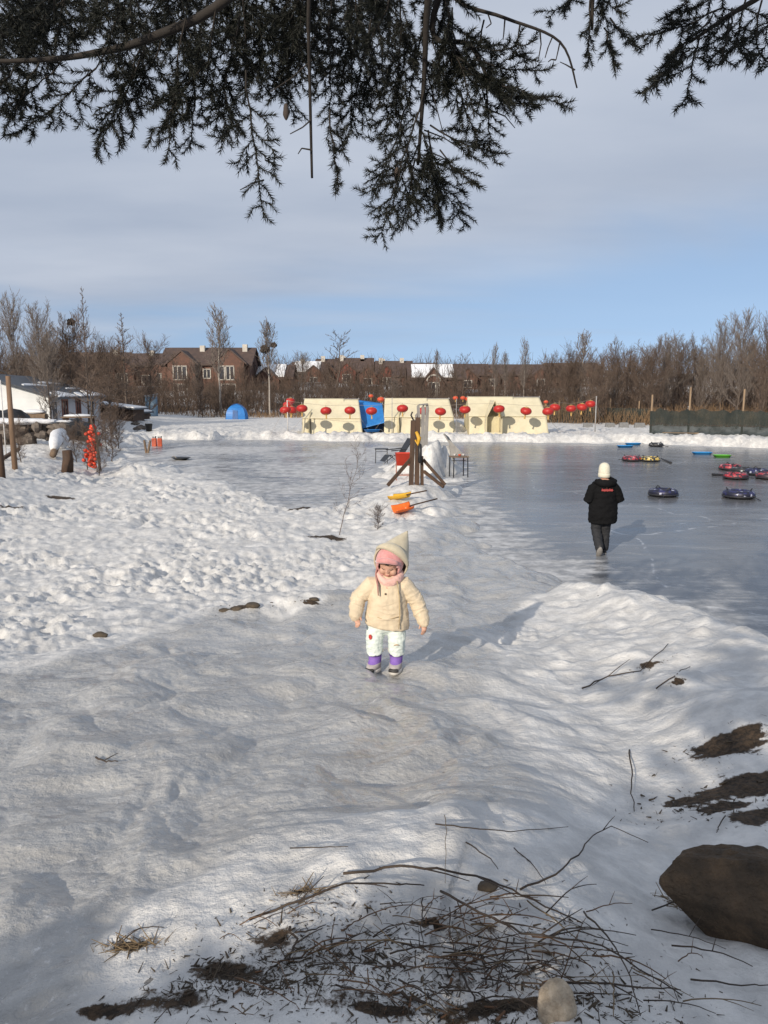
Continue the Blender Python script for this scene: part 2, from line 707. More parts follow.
sw = np.interp(GY, [4, 7, 10], [0.42, 0.42, 0.3])
slush = 1 - sstep(-sw, sw, sl)
slush = np.maximum(slush, (1 - sstep(0.05, 0.55, rk)) * sstep(9.5, 12, GY) * 0.8)     # grey rim of the rink
# bare earth
DIRT = [(733, 744, .19, .10), (712, 748, .09, .05), (700, 800, .15, .07), (730, 790, .15, .08), (757, 783, .2, .11), (762, 818, .16, .09), (720, 808, .12, .05), (650, 664, .09, .06), (678, 684, .06, .04),
        (132, 948, .05, .02), (110, 1012, .07, .02), (240, 607, .14, .07), (310, 602, .10, .05), (300, 507, .3, .16),
        (325, 537, .4, .16), (385, 1012, .07, .02), (500, 1010, .10, .025), (302, 893, .04, .012), (60, 498, .35, .2), (12, 507, .3, .2),
        (430, 925, .05, .015)]
dirt = np.zeros(GX.shape)
for (px, py, sx, sy) in DIRT:
    p = on(px, py)
    m = (np.abs(GX - p.x) < 3) & (np.abs(GY - p.y) < 3)
    e = ((GX[m] - p.x) / sx) ** 2 + ((GY[m] - p.y) / sy) ** 2
    dirt[m] = np.maximum(dirt[m], 1.25 * np.exp(-e * 0.7) + 0.45 * fbm(GX[m] / (sx * .5), GY[m] / (sy * .6), 71, 4) * np.exp(-e * .25) - 0.1)
# leaf litter floor below the far brush
dirt = np.maximum(dirt, sstep(84, 100, GY - 0.25 * GX * (GX > 0)) * (0.55 + 0.5 * fbm(GX / 6, GY / 9, 81, 3)))
for (px, py, sx, sy, a) in [(460, 960, .42, .16, .42), (300, 955, .28, .10, .40), (230, 975, .17, .06, .72), (160, 1003, .16, .05, .72), (290, 940, .15, .05, .56), (330, 1000, .2, .06, .5), (400, 1010, .35, .07, .5), (130, 1010, .16, .04, .36), (560, 1000, .3, .08, .36), (340, 905, .25, .05, .32), (735, 770, .25, .22, .30)]:
    p = on(px, py)
    m = (np.abs(GX - p.x) < 2) & (np.abs(GY - p.y) < 2)
    dirt[m] = np.maximum(dirt[m], (a + .22 * fbm(GX[m] / .12, GY[m] / .10, 75, 3)) * np.exp(-(((GX[m] - p.x) / sx) ** 2 + ((GY[m] - p.y) / sy) ** 2)))
dirt = np.clip(dirt, 0, 1)
trod = sstep(0.0, 0.6, sl)
ca = me.color_attributes.new('zone', 'FLOAT_COLOR', 'POINT')
cd = np.zeros((len(V), 4), np.float32)
cd[:-1, 0] = slush.ravel()
cd[:-1, 1] = dirt.ravel()
cd[:-1, 2] = trod.ravel()
cd[:, 3] = 1
ca.data.foreach_set('color', cd.ravel())

gm = bpy.data.materials.new('snow_ground')
T, N, L = nt(gm)
pb = N['Principled BSDF']
at = N.new('ShaderNodeAttribute')
at.attribute_name = 'zone'
sc_ = N.new('ShaderNodeSeparateColor')
L.new(at.outputs['Color'], sc_.inputs[0])
tc = N.new('ShaderNodeTexCoord')


def noise(scale, detail=6, rough=0.6, vec=None, dist=0.0):
    n = N.new('ShaderNodeTexNoise')
    n.inputs['Scale'].default_value = scale
    n.inputs['Detail'].default_value = detail
    n.inputs['Roughness'].default_value = rough
    n.inputs['Distortion'].default_value = dist
    L.new(vec or tc.outputs['Object'], n.inputs['Vector'])
    return n.outputs['Fac']


def mixc(f, a, b):
    n = N.new('ShaderNodeMix')
    n.data_type = 'RGBA'
    for s_, q in (('Factor', f), ('A', a), ('B', b)):
        if isinstance(q, tuple):
            n.inputs[s_].default_value = (*q, 1)
        elif isinstance(q, (int, float)):
            n.inputs[s_].default_value = q
        else:
            L.new(q, n.inputs[s_])
    return n.outputs['Result']


def mapr(x, a, b, c=0.0, d=1.0, smooth=True):
    n = N.new('ShaderNodeMapRange')
    n.interpolation_type = 'SMOOTHSTEP' if smooth else 'LINEAR'
    for i, q in enumerate((a, b, c, d)):
        n.inputs[i + 1].default_value = q
    L.new(x, n.inputs[0])
    return n.outputs[0]


def mapping(s, rot=0.0):
    n = N.new('ShaderNodeMapping')
    n.inputs['Scale'].default_value = s
    n.inputs['Rotation'].default_value = (0, 0, rot)
    L.new(tc.outputs['Object'], n.inputs['Vector'])
    return n.outputs[0]


n_big = noise(0.9, 6, .6)
n_mid = noise(5.0, 7, .65)
n_fine = noise(38.0, 4, .7)
n_str = noise(1.0, 6, .65, mapping((2.6, 3.4, 3), R(12)), 0.8)
snow = mixc(mapr(n_mid, .35, .7), (0.51, 0.50, 0.485), (0.73, 0.71, 0.68))
snow = mixc(mapr(n_big, .55, .78, 0, .45), snow, (0.50, 0.49, 0.475))
ice_c = mixc(mapr(n_str, .30, .68), (0.31, 0.302, 0.29), (0.43, 0.42, 0.40))
ice_c = mixc(mapr(n_big, .42, .72, 0, .5), ice_c, (0.52, 0.505, 0.48))
ice_c = mixc(mapr(n_fine, .56, .74, 0, .65), ice_c, (0.70, 0.69, 0.68))
sm = mnode('ADD', sc_.outputs[0], mnode('MULTIPLY', mnode('SUBTRACT', n_mid, 0.5), 0.9))
sm = mapr(sm, .3, .7)
col = mixc(sm, snow, ice_c)
earth = mixc(mapr(n_fine, .35, .65), (0.020, 0.014, 0.009), (0.075, 0.048, 0.028))
dm = mnode('ADD', sc_.outputs[1], mnode('MULTIPLY', mnode('SUBTRACT', n_fine, 0.5), 0.8))
dm = mapr(mnode('ADD', dm, mnode('MULTIPLY', mnode('SUBTRACT', n_mid, 0.5), 0.7)), .40, .62)
col = mixc(dm, col, earth)
# specks of bark and needles trodden into the snow
vo = N.new('ShaderNodeTexVoronoi')
vo.inputs['Scale'].default_value = 7.0
L.new(tc.outputs['Object'], vo.inputs['Vector'])
sep2 = N.new('ShaderNodeSeparateColor')
L.new(vo.outputs['Color'], sep2.inputs[0])
spk = mnode('MULTIPLY', mnode('LESS_THAN', vo.outputs['Distance'], mnode('MULTIPLY', sep2.outputs[1], 0.10)), mnode('GREATER_THAN', sep2.outputs[0], 0.80))
col = mixc(mnode('MULTIPLY', spk, 0.75), col, (0.07, 0.055, 0.04))
L.new(col, pb.inputs['Base Color'])
rg = N.new('ShaderNodeMix')
rg.data_type = 'FLOAT'
L.new(sm, rg.inputs['Factor'])
rg.inputs['A'].default_value = 0.6
L.new(mapr(n_mid, .3, .7, .16, .42), rg.inputs['B'])
rg2 = N.new('ShaderNodeMix')
rg2.data_type = 'FLOAT'
L.new(dm, rg2.inputs['Factor'])
L.new(rg.outputs[0], rg2.inputs['A'])
rg2.inputs['B'].default_value = 0.9
L.new(rg2.outputs[0], pb.inputs['Roughness'])
pb.inputs['Specular IOR Level'].default_value = 0.4
L.new(mnode('MULTIPLY', mnode('SUBTRACT', sm, dm), 0.45), pb.inputs['Coat Weight'])
pb.inputs['Coat Roughness'].default_value = 0.16
vr = N.new('ShaderNodeTexVoronoi')
vr.feature = 'SMOOTH_F1'
vr.inputs['Scale'].default_value = 24.0
vd = N.new('ShaderNodeMix')
vd.data_type = 'RGBA'
vd.blend_type = 'ADD'
vd.inputs['Factor'].default_value = 0.05
L.new(tc.outputs['Object'], vd.inputs['A'])
L.new(noise(9.0, 3, .6), vd.inputs['B'])
L.new(vd.outputs['Result'], vr.inputs['Vector'])
hb = mnode('ADD', mnode('MULTIPLY', n_mid, 0.55), mnode('MULTIPLY', n_fine, 0.22))
hb = mnode('ADD', hb, mnode('MULTIPLY', noise(15.0, 4, .6), 0.35))
hb = mnode('ADD', hb, mnode('MULTIPLY', mnode('MULTIPLY', vr.outputs['Distance'], sm), 0.22))
hb = mnode('ADD', hb, mnode('MULTIPLY', noise(130.0, 3, .7), 0.025))
hb = mnode('ADD', hb, mnode('MULTIPLY', n_str, 0.3))
bp = N.new('ShaderNodeBump')
bp.inputs['Strength'].default_value = 0.8
bp.inputs['Distance'].default_value = 0.04
L.new(hb, bp.inputs['Height'])
L.new(bp.outputs[0], pb.inputs['Normal'])
g = link('ground', me, gm, smooth=True)
g['kind'] = 'structure'

# ------------------------------------------------------------------ the ice of the rink
xs = np.arange(-22, 66.01, 0.16)
ys = np.arange(2.5, 50, 0.16)
IX, IY = np.meshgrid(xs, ys)
rk, _ = zones(IX, IY)
keep = rk < 1.2
nyy, nxx = IX.shape
V = np.stack([IX, IY, np.zeros_like(IX)], -1).reshape(-1, 3)
i0 = (np.arange(nyy - 1)[:, None] * nxx + np.arange(nxx - 1)[None, :]).ravel()
kq = (keep[:-1, :-1] | keep[1:, :-1] | keep[:-1, 1:] | keep[1:, 1:]).ravel()
i0 = i0[kq]
FQ = np.stack([i0, i0 + 1, i0 + nxx + 1, i0 + nxx], 1)
used = np.unique(FQ)
mp_ = np.zeros(len(V), np.int64)
mp_[used] = np.arange(len(used))
me = np_mesh('ice', V[used], mp_[FQ])
# frost: worn white along the shore and over the left arm, clear to the right
fr = 1 - sstep(0.0, 1.6, -rk)
left = sstep(3.2, 0.5, IX - 0.02 * IY + 0.8 * fbm(IX / 2.5, IY / 4, 91, 3)) * sstep(18, 24, IY)
near = sstep(17, 10.5, IY + 0.9 * (IX - 3) + 1.2 * fbm(IX / 2.2, IY / 2.5, 92, 3))
mid = 0.5 * sstep(4.2, 2.6, IX + 0.5 * fbm(IX / 1.4, IY / 2, 93, 3)) * sstep(10, 12, IY)
left = left * np.clip(.95 + .75 * fbm(IX / 3.5, IY / 6, 95, 4), .1, 1.5) * (1 - .75 * np.exp(-((IY - 43 + .05 * IX) / 2.2) ** 2))
fr = np.maximum.reduce([fr * .75, left * .82, near * .5, mid])
band = sstep(19.5, 20.0, IY + 0.16 * (IX - 6) + 0.15 * fbm(IX / 2, IY / 3, 94, 2)) * sstep(30.5, 29.5, IY - 0.05 * IX) * sstep(2, 4, IX)
ca = me.color_attributes.new('zone', 'FLOAT_COLOR', 'POINT')
cd = np.ones((nyy * nxx, 4), np.float32)
cd[:, 0] = fr.ravel()
cd[:, 1] = band.ravel()
cd[:, 2] = 0
ca.data.foreach_set('color', cd[used].ravel())
im = bpy.data.materials.new('rink_ice')
T, N, L = nt(im)
pb = N['Principled BSDF']
at = N.new('ShaderNodeAttribute')
at.attribute_name = 'zone'
sc_ = N.new('ShaderNodeSeparateColor')
L.new(at.outputs['Color'], sc_.inputs[0])
tc = N.new('ShaderNodeTexCoord')
n_a = noise(0.55, 7, .6)
n_b = noise(3.0, 8, .68)
n_s = noise(1.0, 7, .7, mapping((0.5, 1.9, 1), R(-14)), 1.2)
n_f = noise(22.0, 4, .7)
clear = mixc(mapr(n_s, .3, .7), (0.115, 0.122, 0.135), (0.20, 0.208, 0.22))
clear = mixc(mapr(n_a, .5, .75, 0, .5), clear, (0.25, 0.262, 0.275))
clear = mixc(mnode('MULTIPLY', sc_.outputs[1], 0.7), clear, (0.085, 0.085, 0.088))
frost = mixc(mapr(n_b, .3, .7), (0.30, 0.295, 0.29), (0.62, 0.615, 0.61))
f = mnode('ADD', sc_.outputs[0], mnode('MULTIPLY', mnode('SUBTRACT', n_b, .5), 1.1))
f = mnode('ADD', f, mnode('MULTIPLY', mnode('SUBTRACT', n_s, .5), 1.8))
f = mapr(f, .25, .95)
col = mixc(f, clear, frost)
# skate and sled scratches, blown snow specks
wv = N.new('ShaderNodeTexVoronoi')
wv.feature = 'DISTANCE_TO_EDGE'
wv.inputs['Scale'].default_value = 0.16
wv.inputs['Randomness'].default_value = 1.0
dn = N.new('ShaderNodeMix')
dn.data_type = 'RGBA'
dn.blend_type = 'ADD'
dn.inputs['Factor'].default_value = 0.9
L.new(tc.outputs['Object'], dn.inputs['A'])
nn = N.new('ShaderNodeTexNoise')
nn.inputs['Scale'].default_value = 0.6
L.new(tc.outputs['Object'], nn.inputs['Vector'])
L.new(nn.outputs['Color'], dn.inputs['B'])
L.new(dn.outputs['Result'], wv.inputs['Vector'])
crk = mnode('MULTIPLY', mapr(wv.outputs['Distance'], 0.0, 0.006, 0.55, 0.0), mapr(n_b, .45, .6))
col = mixc(crk, col, (0.62, 0.63, 0.65))
col = mixc(mapr(n_f, .70, .80, 0, .5), col, (0.7, 0.7, 0.72))
n_d = noise(1.0, 8, .75, mapping((0.35, 1.3, 1), R(9)), .8)
col = mixc(mapr(n_d, .56, .72, 0, .45), col, (0.5, 0.5, 0.51))
L.new(col, pb.inputs['Base Color'])
rg = N.new('ShaderNodeMix')
rg.data_type = 'FLOAT'
L.new(f, rg.inputs['Factor'])
L.new(mapr(n_s, .3, .7, .16, .30), rg.inputs['A'])
rg.inputs['B'].default_value = 0.5
L.new(rg.outputs[0], pb.inputs['Roughness'])
pb.inputs['IOR'].default_value = 1.31
bp = N.new('ShaderNodeBump')
bp.inputs['Strength'].default_value = 0.25
bp.inputs['Distance'].default_value = 0.01
L.new(mnode('ADD', n_b, mnode('MULTIPLY', n_f, .3)), bp.inputs['Height'])
L.new(bp.outputs[0], pb.inputs['Normal'])
ice = link('ice', me, im, smooth=True)
ice['kind'] = 'structure'

# ================================================================== bare trees
M_BARK = pm('grey_brown_bark', (0.115, 0.085, 0.065), (0.06, 0.045, 0.036), 6, .85, .3)
M_TWIG = pm('brown_twig', (0.15, 0.105, 0.078), (0.085, 0.06, 0.046), 3, .85, 0)
M_BIRCH = pm('pale_birch_bark', (0.42, 0.38, 0.33), (0.2, 0.17, 0.15), 5, .75, .2, stretch=(1, 1, 2.5))
M_BTWIG = pm('birch_twig', (0.20, 0.165, 0.14), (0.12, 0.095, 0.08), 3, .85, 0)
M_DARKTW = pm('dark_twig', (0.075, 0.055, 0.045), (0.04, 0.03, 0.026), 3, .9, 0)
M_NEST = pm('nest_sticks', (0.05, 0.038, 0.03), None, 20, .95, .5)


def grow(H, seed, r0, nbr=26, t0=0.3, ang=38, spread=0.26, prof=None, up=0.35, sub=6, tw=4, rt=0.016, wob=0.012):
    """skeleton of a leafless tree: trunk sticks and crown sticks"""
    rnd = random.Random(seed)
    prof = prof or (lambda t: math.sin(math.pi * min(1, (1 - t) * 0.9 + 0.12)) ** 0.7)
    trunk, crown = [], []
    pts = []
    x = y = 0.0
    n = 12
    for i in range(n + 1):
        pts.append(Vector((x, y, H * i / n)))
        x += rnd.gauss(0, wob * H / n * 4)
        y += rnd.gauss(0, wob * H / n * 4)

    def rad(t):
        return r0 * (1 - t) ** 0.9 + rt * 0.8
    for i in range(n):
        trunk.append((pts[i], pts[i + 1], rad(i / n), rad((i + 1) / n)))

    def limb(p, d, Ln, r, lev):
        m = 4 if lev == 0 else 3 if lev == 1 else 2
        q, dd = p.copy(), d.copy()
        for s in range(m):
            dd = (dd + Vector((rnd.gauss(0, .12), rnd.gauss(0, .12), up * 0.30 + rnd.gauss(0, .06)))).normalized()
            e = q + dd * (Ln / m)
            ra, rb = r * (1 - s / m * .8), r * (1 - (s + 1) / m * .8)
            crown.append((q, e, max(ra, rt), max(rb, rt * .7)))
            if lev < 2:
                cnt = sub if lev == 0 else tw
                for k in range(max(1, round(cnt / m + rnd.uniform(-.4, .6)))):
                    f = rnd.random()
                    b = q.lerp(e, f)
                    ax = Vector((rnd.gauss(0, 1), rnd.gauss(0, 1), rnd.gauss(0, .6))).normalized()
                    nd = (dd + ax * rnd.uniform(.5, .85)).normalized()
                    limb(b, nd, Ln * rnd.uniform(.32, .55) * (1.1 - .4 * s / m), r * .5, lev + 1)
            q = e
    ga = rnd.random() * 6.28
    for k in range(nbr):
        t = t0 + (0.98 - t0) * (k + rnd.random()) / nbr
        i = min(n - 1, int(t * n))
        p = pts[i].lerp(pts[i + 1], t * n - i)
        ga += 2.4 + rnd.gauss(0, .3)
        a = R(ang + rnd.gauss(0, 8)) * (1.25 - 0.5 * t)
        d = Vector((math.cos(ga) * math.sin(a), math.sin(ga) * math.sin(a), math.cos(a)))
        limb(p, d, max(.4, H * spread * prof(t) * rnd.uniform(.75, 1.2)), rad(t) * .42, 0)
    return trunk, crown


def sticks_mesh(name, S, n):
    return seg_mesh(name, [s[0] for s in S], [s[1] for s in S], np.array([s[2] for s in S]), np.array([s[3] for s in S]), n)


def tree_kind(name, label, group, mt, mc, **kw):
    tr, cr = grow(**kw)
    root = empty(name, (0, 0, 0))
    tag(root, label, 'tree', group)
    link('trunk', sticks_mesh('trunk', tr, 6), mt, root, smooth=True)
    link('crown', sticks_mesh('crown', cr, 3), mc, root)
    root['_h'] = max(s[1].z for s in cr)
    return root


con = lambda t: max(0.05, (1 - t) * 1.15)
rnd_prof = lambda t: math.sin(math.pi * min(1, max(0.06, (t - .05)))) ** .6
KINDS = {
    'birchA': tree_kind('birch_tree', '', None, M_BIRCH, M_BTWIG, H=13, seed=3, r0=.15, nbr=34, t0=.38, ang=42, spread=.24, rt=.022, up=.5),
    'birchB': tree_kind('birch_tree', '', None, M_BIRCH, M_BTWIG, H=13, seed=8, r0=.14, nbr=30, t0=.42, ang=36, spread=.27, rt=.022, up=.6, prof=rnd_prof),
    'larch': tree_kind('larch_tree', '', None, M_BARK, M_TWIG, H=13, seed=14, r0=.16, nbr=46, t0=.16, ang=66, spread=.29, prof=con, up=.25, sub=6, tw=3, rt=.018, wob=.004),
    'bushyA': tree_kind('bare_tree', '', None, M_BARK, M_TWIG, H=9, seed=21, r0=.11, nbr=26, t0=.14, ang=44, spread=.40, rt=.014, up=.45, sub=10, tw=7),
    'bushyB': tree_kind('bare_tree', '', None, M_BARK, M_TWIG, H=9, seed=25, r0=.10, nbr=24, t0=.1, ang=40, spread=.46, rt=.014, up=.4, sub=10, tw=7, wob=.03),
    'bushyC': tree_kind('bare_tree', '', None, M_BARK, M_BTWIG, H=11, seed=29, r0=.11, nbr=28, t0=.22, ang=36, spread=.34, rt=.014, up=.45, sub=10, tw=7),
    'thin': tree_kind('bare_tree', '', None, M_BARK, M_TWIG, H=11, seed=33, r0=.10, nbr=20, t0=.3, ang=48, spread=.2, rt=.02, up=.25, sub=4, tw=3, wob=.02),
}
_used = set()


def tree(kind, px, base_y, top_py, label, group=None, wide=1.0, sink=0.15, rz=None, name=None):
    """stand a tree at world depth base_y in the direction px with its top at top_py"""
    p = at_y(px, 400, base_y)
    z = gz(p.x, p.y) - sink
    top = at_y(px, top_py, base_y).z
    k = KINDS[kind]
    s = (top - z) / k['_h']
    rz = random.uniform(0, 6.28) if rz is None else rz
    if kind in _used:
        o = copy_tree(k, rz=rz)
    else:
        _used.add(kind)
        o = k
        o.rotation_euler = (0, 0, rz)
    o.location = (p.x, p.y, z)
    o.scale = (s * wide, s * wide, s)
    o['label'] = label
    if group:
        o['group'] = group
    if name:
        o.name = name
    return o


# trees that can be told apart
tree('birchA', 221, 88, 302, 'tall pale birch with a narrow crown standing left of the blue dome tent')
b2 = tree('birchB', 270, 88, 316, 'pale birch holding two bird nests, right of the blue dome tent')
tree('larch', 88, 50, 287, 'tall thin larch pole with sparse side branches rising behind the white cottage', wide=.55)
tree('larch', 126, 74, 313, 'cone-shaped bare larch between the cottage and the large brown villa')
tree('bushyC', 42, 56, 296, 'tall grey leafless tree with an upright crown behind the cottage roof', wide=.8)
tree('bushyC', 17, 60, 286, 'tallest leafless tree at the left edge, behind the cottage gable', wide=.7)
tree('bushyA', 72, 58, 303, 'broad brown leafless tree behind the far end of the cottage roof')
tree('bushyA', -4, 54, 306, 'leafless tree cut off by the left edge of the picture')
tree('bushyB', 150, 78, 326, 'bushy leafless tree beside the blue privy cabin')
tree('thin', 335, 105, 329, 'thin leafless tree in front of the small brown row houses', wide=1.5)
tree('bushyC', 303, 120, 349, 'small round leafless tree between the snowy roof and the row houses')
tree('birchB', 437, 100, 347, 'slim pale tree in front of the arched white gable', wide=.6)
tree('thin', 461, 98, 352, 'slim dark tree left of the pair of white birches on the hill', wide=1.1)
tree('birchA', 494, 84, 341, 'white-trunked slim birch behind the middle of the right tent', wide=.6)
tree('birchB', 505, 90, 349, 'second slim birch close beside the white-trunked one behind the right tent', wide=.6)
tree('birchA', 524, 82, 335, 'slim birch rising behind the right end of the right tent', wide=.6)
tree('birchB', 580, 80, 328, 'pale tall leafless tree standing above the wood behind the end of the lantern line', wide=1.0)
tree('bushyA', 548, 88, 348, 'low round leafless tree at the left end of the right-hand wood')
tree('bushyC', 738, 58, 303, 'tall leafless tree near the right edge behind the dark netting fence', wide=.8)
tree('bushyC', 720, 66, 312, 'tall grey leafless tree just left of the tallest ones by the right edge', wide=.8)
tree('bushyB', 763, 56, 305, 'leafless tree at the right edge leaning over the netting fence', wide=.8)
tree('thin', 178, 100, 350, 'thin leafless tree in front of the left gable of the largest villa', wide=1.5)
tree('bushyC', 197, 104, 356, 'leafless tree in front of the middle of the largest villa')
tree('bushyB', 243, 98, 357, 'low leafless tree in front of the right gable of the largest villa')
rng = random.Random(5)
for i in range(34):
    px = 556 + (i + rng.random()) * 7.2
    y = rng.uniform(66, 96)
    top = 345 - 8 * math.sin((px - 556) / 60.0) - (px > 660) * 6 + rng.uniform(-8, 14)
    tree(rng.choice(['bushyA', 'bushyB', 'bushyA', 'bushyC']), px, y, top, 'bare brown bushy tree in the crowded wood behind the right-hand netting fence', 'bare trees of the right-hand wood', wide=rng.uniform(.8, 1.15))
for i in range(22):
    px = 98 + (i + rng.random()) * 9.5
    y = rng.uniform(86, 108)
    top = rng.uniform(370, 389)
    tree(rng.choice(['bushyA', 'bushyB']), px, y, top, 'low bare brown tree in the thicket below the villas', 'bare trees of the thicket below the villas', wide=rng.uniform(1.0, 1.5))
for i in range(20):
    px = 310 + (i + rng.random()) * 12.5
    y = rng.uniform(84, 112)
    top = rng.uniform(362, 384)
    tree(rng.choice(['bushyA', 'bushyB', 'thin', 'bushyC']), px, y, top, 'low bare tree in the dark thicket behind the cream tents', 'bare trees of the thicket behind the tents', wide=rng.uniform(.9, 1.4))
for i in range(14):
    px = -2 + (i + rng.random()) * 9
    tree(rng.choice(['bushyA', 'bushyB']), px, rng.uniform(58, 84), rng.uniform(322, 352), 'bare brown tree in the copse behind the white cottage', 'bare trees behind the cottage', wide=rng.uniform(.9, 1.3))
for (px, py, r_) in ((265, 349, .55), (274, 345, .35)):
    p = at_y(px, py, 87.9)
    tag(MB().ell(p, (r_, r_, r_ * .85), fn=lambda q: 1 + .2 * math.sin(q.x * 9 + q.z * 7)).build('bird_nest', M_NEST),
        ('large' if r_ > .5 else 'small') + ' dark twig bird nest high in the pale birch by the dome tent', 'nest')
p = at_y(71, 322, 57.9)
tag(MB().ell(p, (.3, .3, .26), fn=lambda q: 1 + .2 * math.sin(q.x * 9 + q.z * 7)).build('bird_nest', M_NEST), 'dark bird nest in the trees above the cottage roof', 'nest')

# ------------------------------------------------------------------ thicket and dry grass (nobody could count them)
def thicket(name, n, xr, yfun, depth, hr, mat, label, cat, r=.03, lean=.22, seed=1, forks=3):
    g_ = np.random.default_rng(seed)
    x = g_.uniform(xr[0], xr[1], n)
    y0 = yfun(x)
    y = y0 + depth * g_.random(n) ** 1.4
    # clumps with gaps between
    m = fbm(x / 5, y / 5, seed + 7, 3) > -0.45 + 0.0 * x
    x, y = x[m], y[m]
    n = len(x)
    z = ground_z(x, y, False) - 0.1
    h = g_.uniform(hr[0], hr[1], n) * (1 + .35 * fbm(x / 7, y / 7, seed + 9, 3))
    P = np.stack([x, y, z], 1)
    D = np.stack([g_.normal(0, lean, n), g_.normal(0, lean, n), np.ones(n)], 1)
    D /= np.linalg.norm(D, axis=1, keepdims=True)
    M_ = P + D * (h * .55)[:, None]
    D2 = D + g_.normal(0, .15, (n, 3))
    E = M_ + D2 * (h * .45)[:, None]
    P0, P1, R0, R1 = [P, M_], [M_, E], [np.full(n, r), np.full(n, r * .7)], [np.full(n, r * .7), np.full(n, r * .3)]
    for k in range(forks):
        t = g_.uniform(.25, .95, n)[:, None]
        B = P + (E - P) * t
        d3 = D + g_.normal(0, .45, (n, 3))
        d3 /= np.linalg.norm(d3, axis=1, keepdims=True)
        P0.append(B)
        P1.append(B + d3 * (h * g_.uniform(.2, .42, n))[:, None])
        R0.append(np.full(n, r * .6))
        R1.append(np.full(n, r * .3))
    me = seg_mesh(name, np.concatenate(P0), np.concatenate(P1), np.concatenate(R0), np.concatenate(R1), 3)
    return tag(link(name, me, mat), label, cat, kind='stuff')


ycurve = lambda x: np.interp(x, [-70, -35, -22, 0, 12, 20, 40, 70], [70, 74, 86, 85, 80, 72, 62, 58])
M_BRUSH = pm('thicket_stems', (0.105, 0.07, 0.05), (0.05, 0.034, 0.026), .35, .9, 0)
M_REED = pm('dry_reed', (0.26, 0.165, 0.085), (0.13, 0.08, 0.045), .5, .85, 0)
thicket('thicket', 11000, (-70, 75), lambda x: ycurve(x) + 1.5, 40, (1.7, 3.5), M_BRUSH, 'dark brown leafless thicket covering the far bank', 'thicket', seed=3)
thicket('thicket', 6000, (-95, 105), lambda x: ycurve(x) + np.where(x > -9, 24, 45), 110, (3.2, 5.4), M_BRUSH, 'leafless brown scrub on the hill around the villas', 'thicket', r=.05, seed=5, forks=3)
thicket('dry_grass', 9000, (11, 75), lambda x: np.interp(x, [11, 25, 40, 75], [72, 60, 56, 54]) + 1, 12, (.9, 2.0), M_REED, 'tall orange-brown dry grass behind the netting fence', 'grass', r=.022, lean=.3, seed=8, forks=1)
thicket('dry_grass', 1300, (-24, 12), lambda x: ycurve(x) - 1.5, 4, (.4, 1.0), M_REED, 'short dry grass along the foot of the thicket', 'grass', r=.02, lean=.35, seed=9, forks=1)

# ================================================================== villas on the hill
M_BRICK = pm('brown_brick_wall', (0.15, 0.075, 0.052), (0.085, 0.047, 0.036), 2.5, .85, .2)
M_VROOF = pm('brown_tile_roof', (0.10, 0.065, 0.052), (0.055, 0.038, 0.033), 1.5, .8, .2)
M_REDW = pm('red_brown_wall', (0.20, 0.06, 0.042), (0.11, 0.04, 0.03), 2.5, .85, .2)
M_TRIM = pm('cream_trim', (0.55, 0.51, 0.45), None, 3, .7, 0)
M_GLASS = pm('dark_window', (0.045, 0.045, 0.05), (0.02, 0.02, 0.024), 2, .12, 0)
M_RSNOW = pm('roof_snow', (0.82, 0.82, 0.83), (0.66, 0.67, 0.69), 3, .65, .3)


def gable_prism(mb, cx, cy, z, w, d, h, axis='x', over=0.35):
    """roof with its ridge along axis"""
    w2, d2 = w / 2 + over, d / 2 + over
    t = 0.28
    if axis == 'x':
        pr = [(cx - w2, cy - d2, z), (cx - w2, cy, z + h), (cx - w2, cy + d2, z), (cx - w2, cy + d2, z - t), (cx - w2, cy, z + h - t), (cx - w2, cy - d2, z - t)]
        mb.prism(pr, (2 * w2, 0, 0))
    else:
        pr = [(cx - w2, cy - d2, z), (cx, cy - d2, z + h), (cx + w2, cy - d2, z), (cx + w2, cy - d2, z - t), (cx, cy - d2, z + h - t), (cx - w2, cy - d2, z - t)]
        mb.prism(pr, (0, 2 * d2, 0))


def window(root, x, y, z, w_, h_, trim=M_TRIM, cols=2, name='window'):
    f = MB()
    t = .14
    f.box((x, y - .05, z + h_ / 2), (w_ + t, .10, t)).box((x, y - .05, z - h_ / 2), (w_ + t, .10, t))
    for k in range(cols + 1):
        f.box((x - w_ / 2 + w_ * k / cols, y - .055, z), (t, .09, h_))
    o = f.build(name, trim, root)
    MB().box((x, y - .015, z), (w_, .02, h_)).build('pane', M_GLASS, o)
    return o


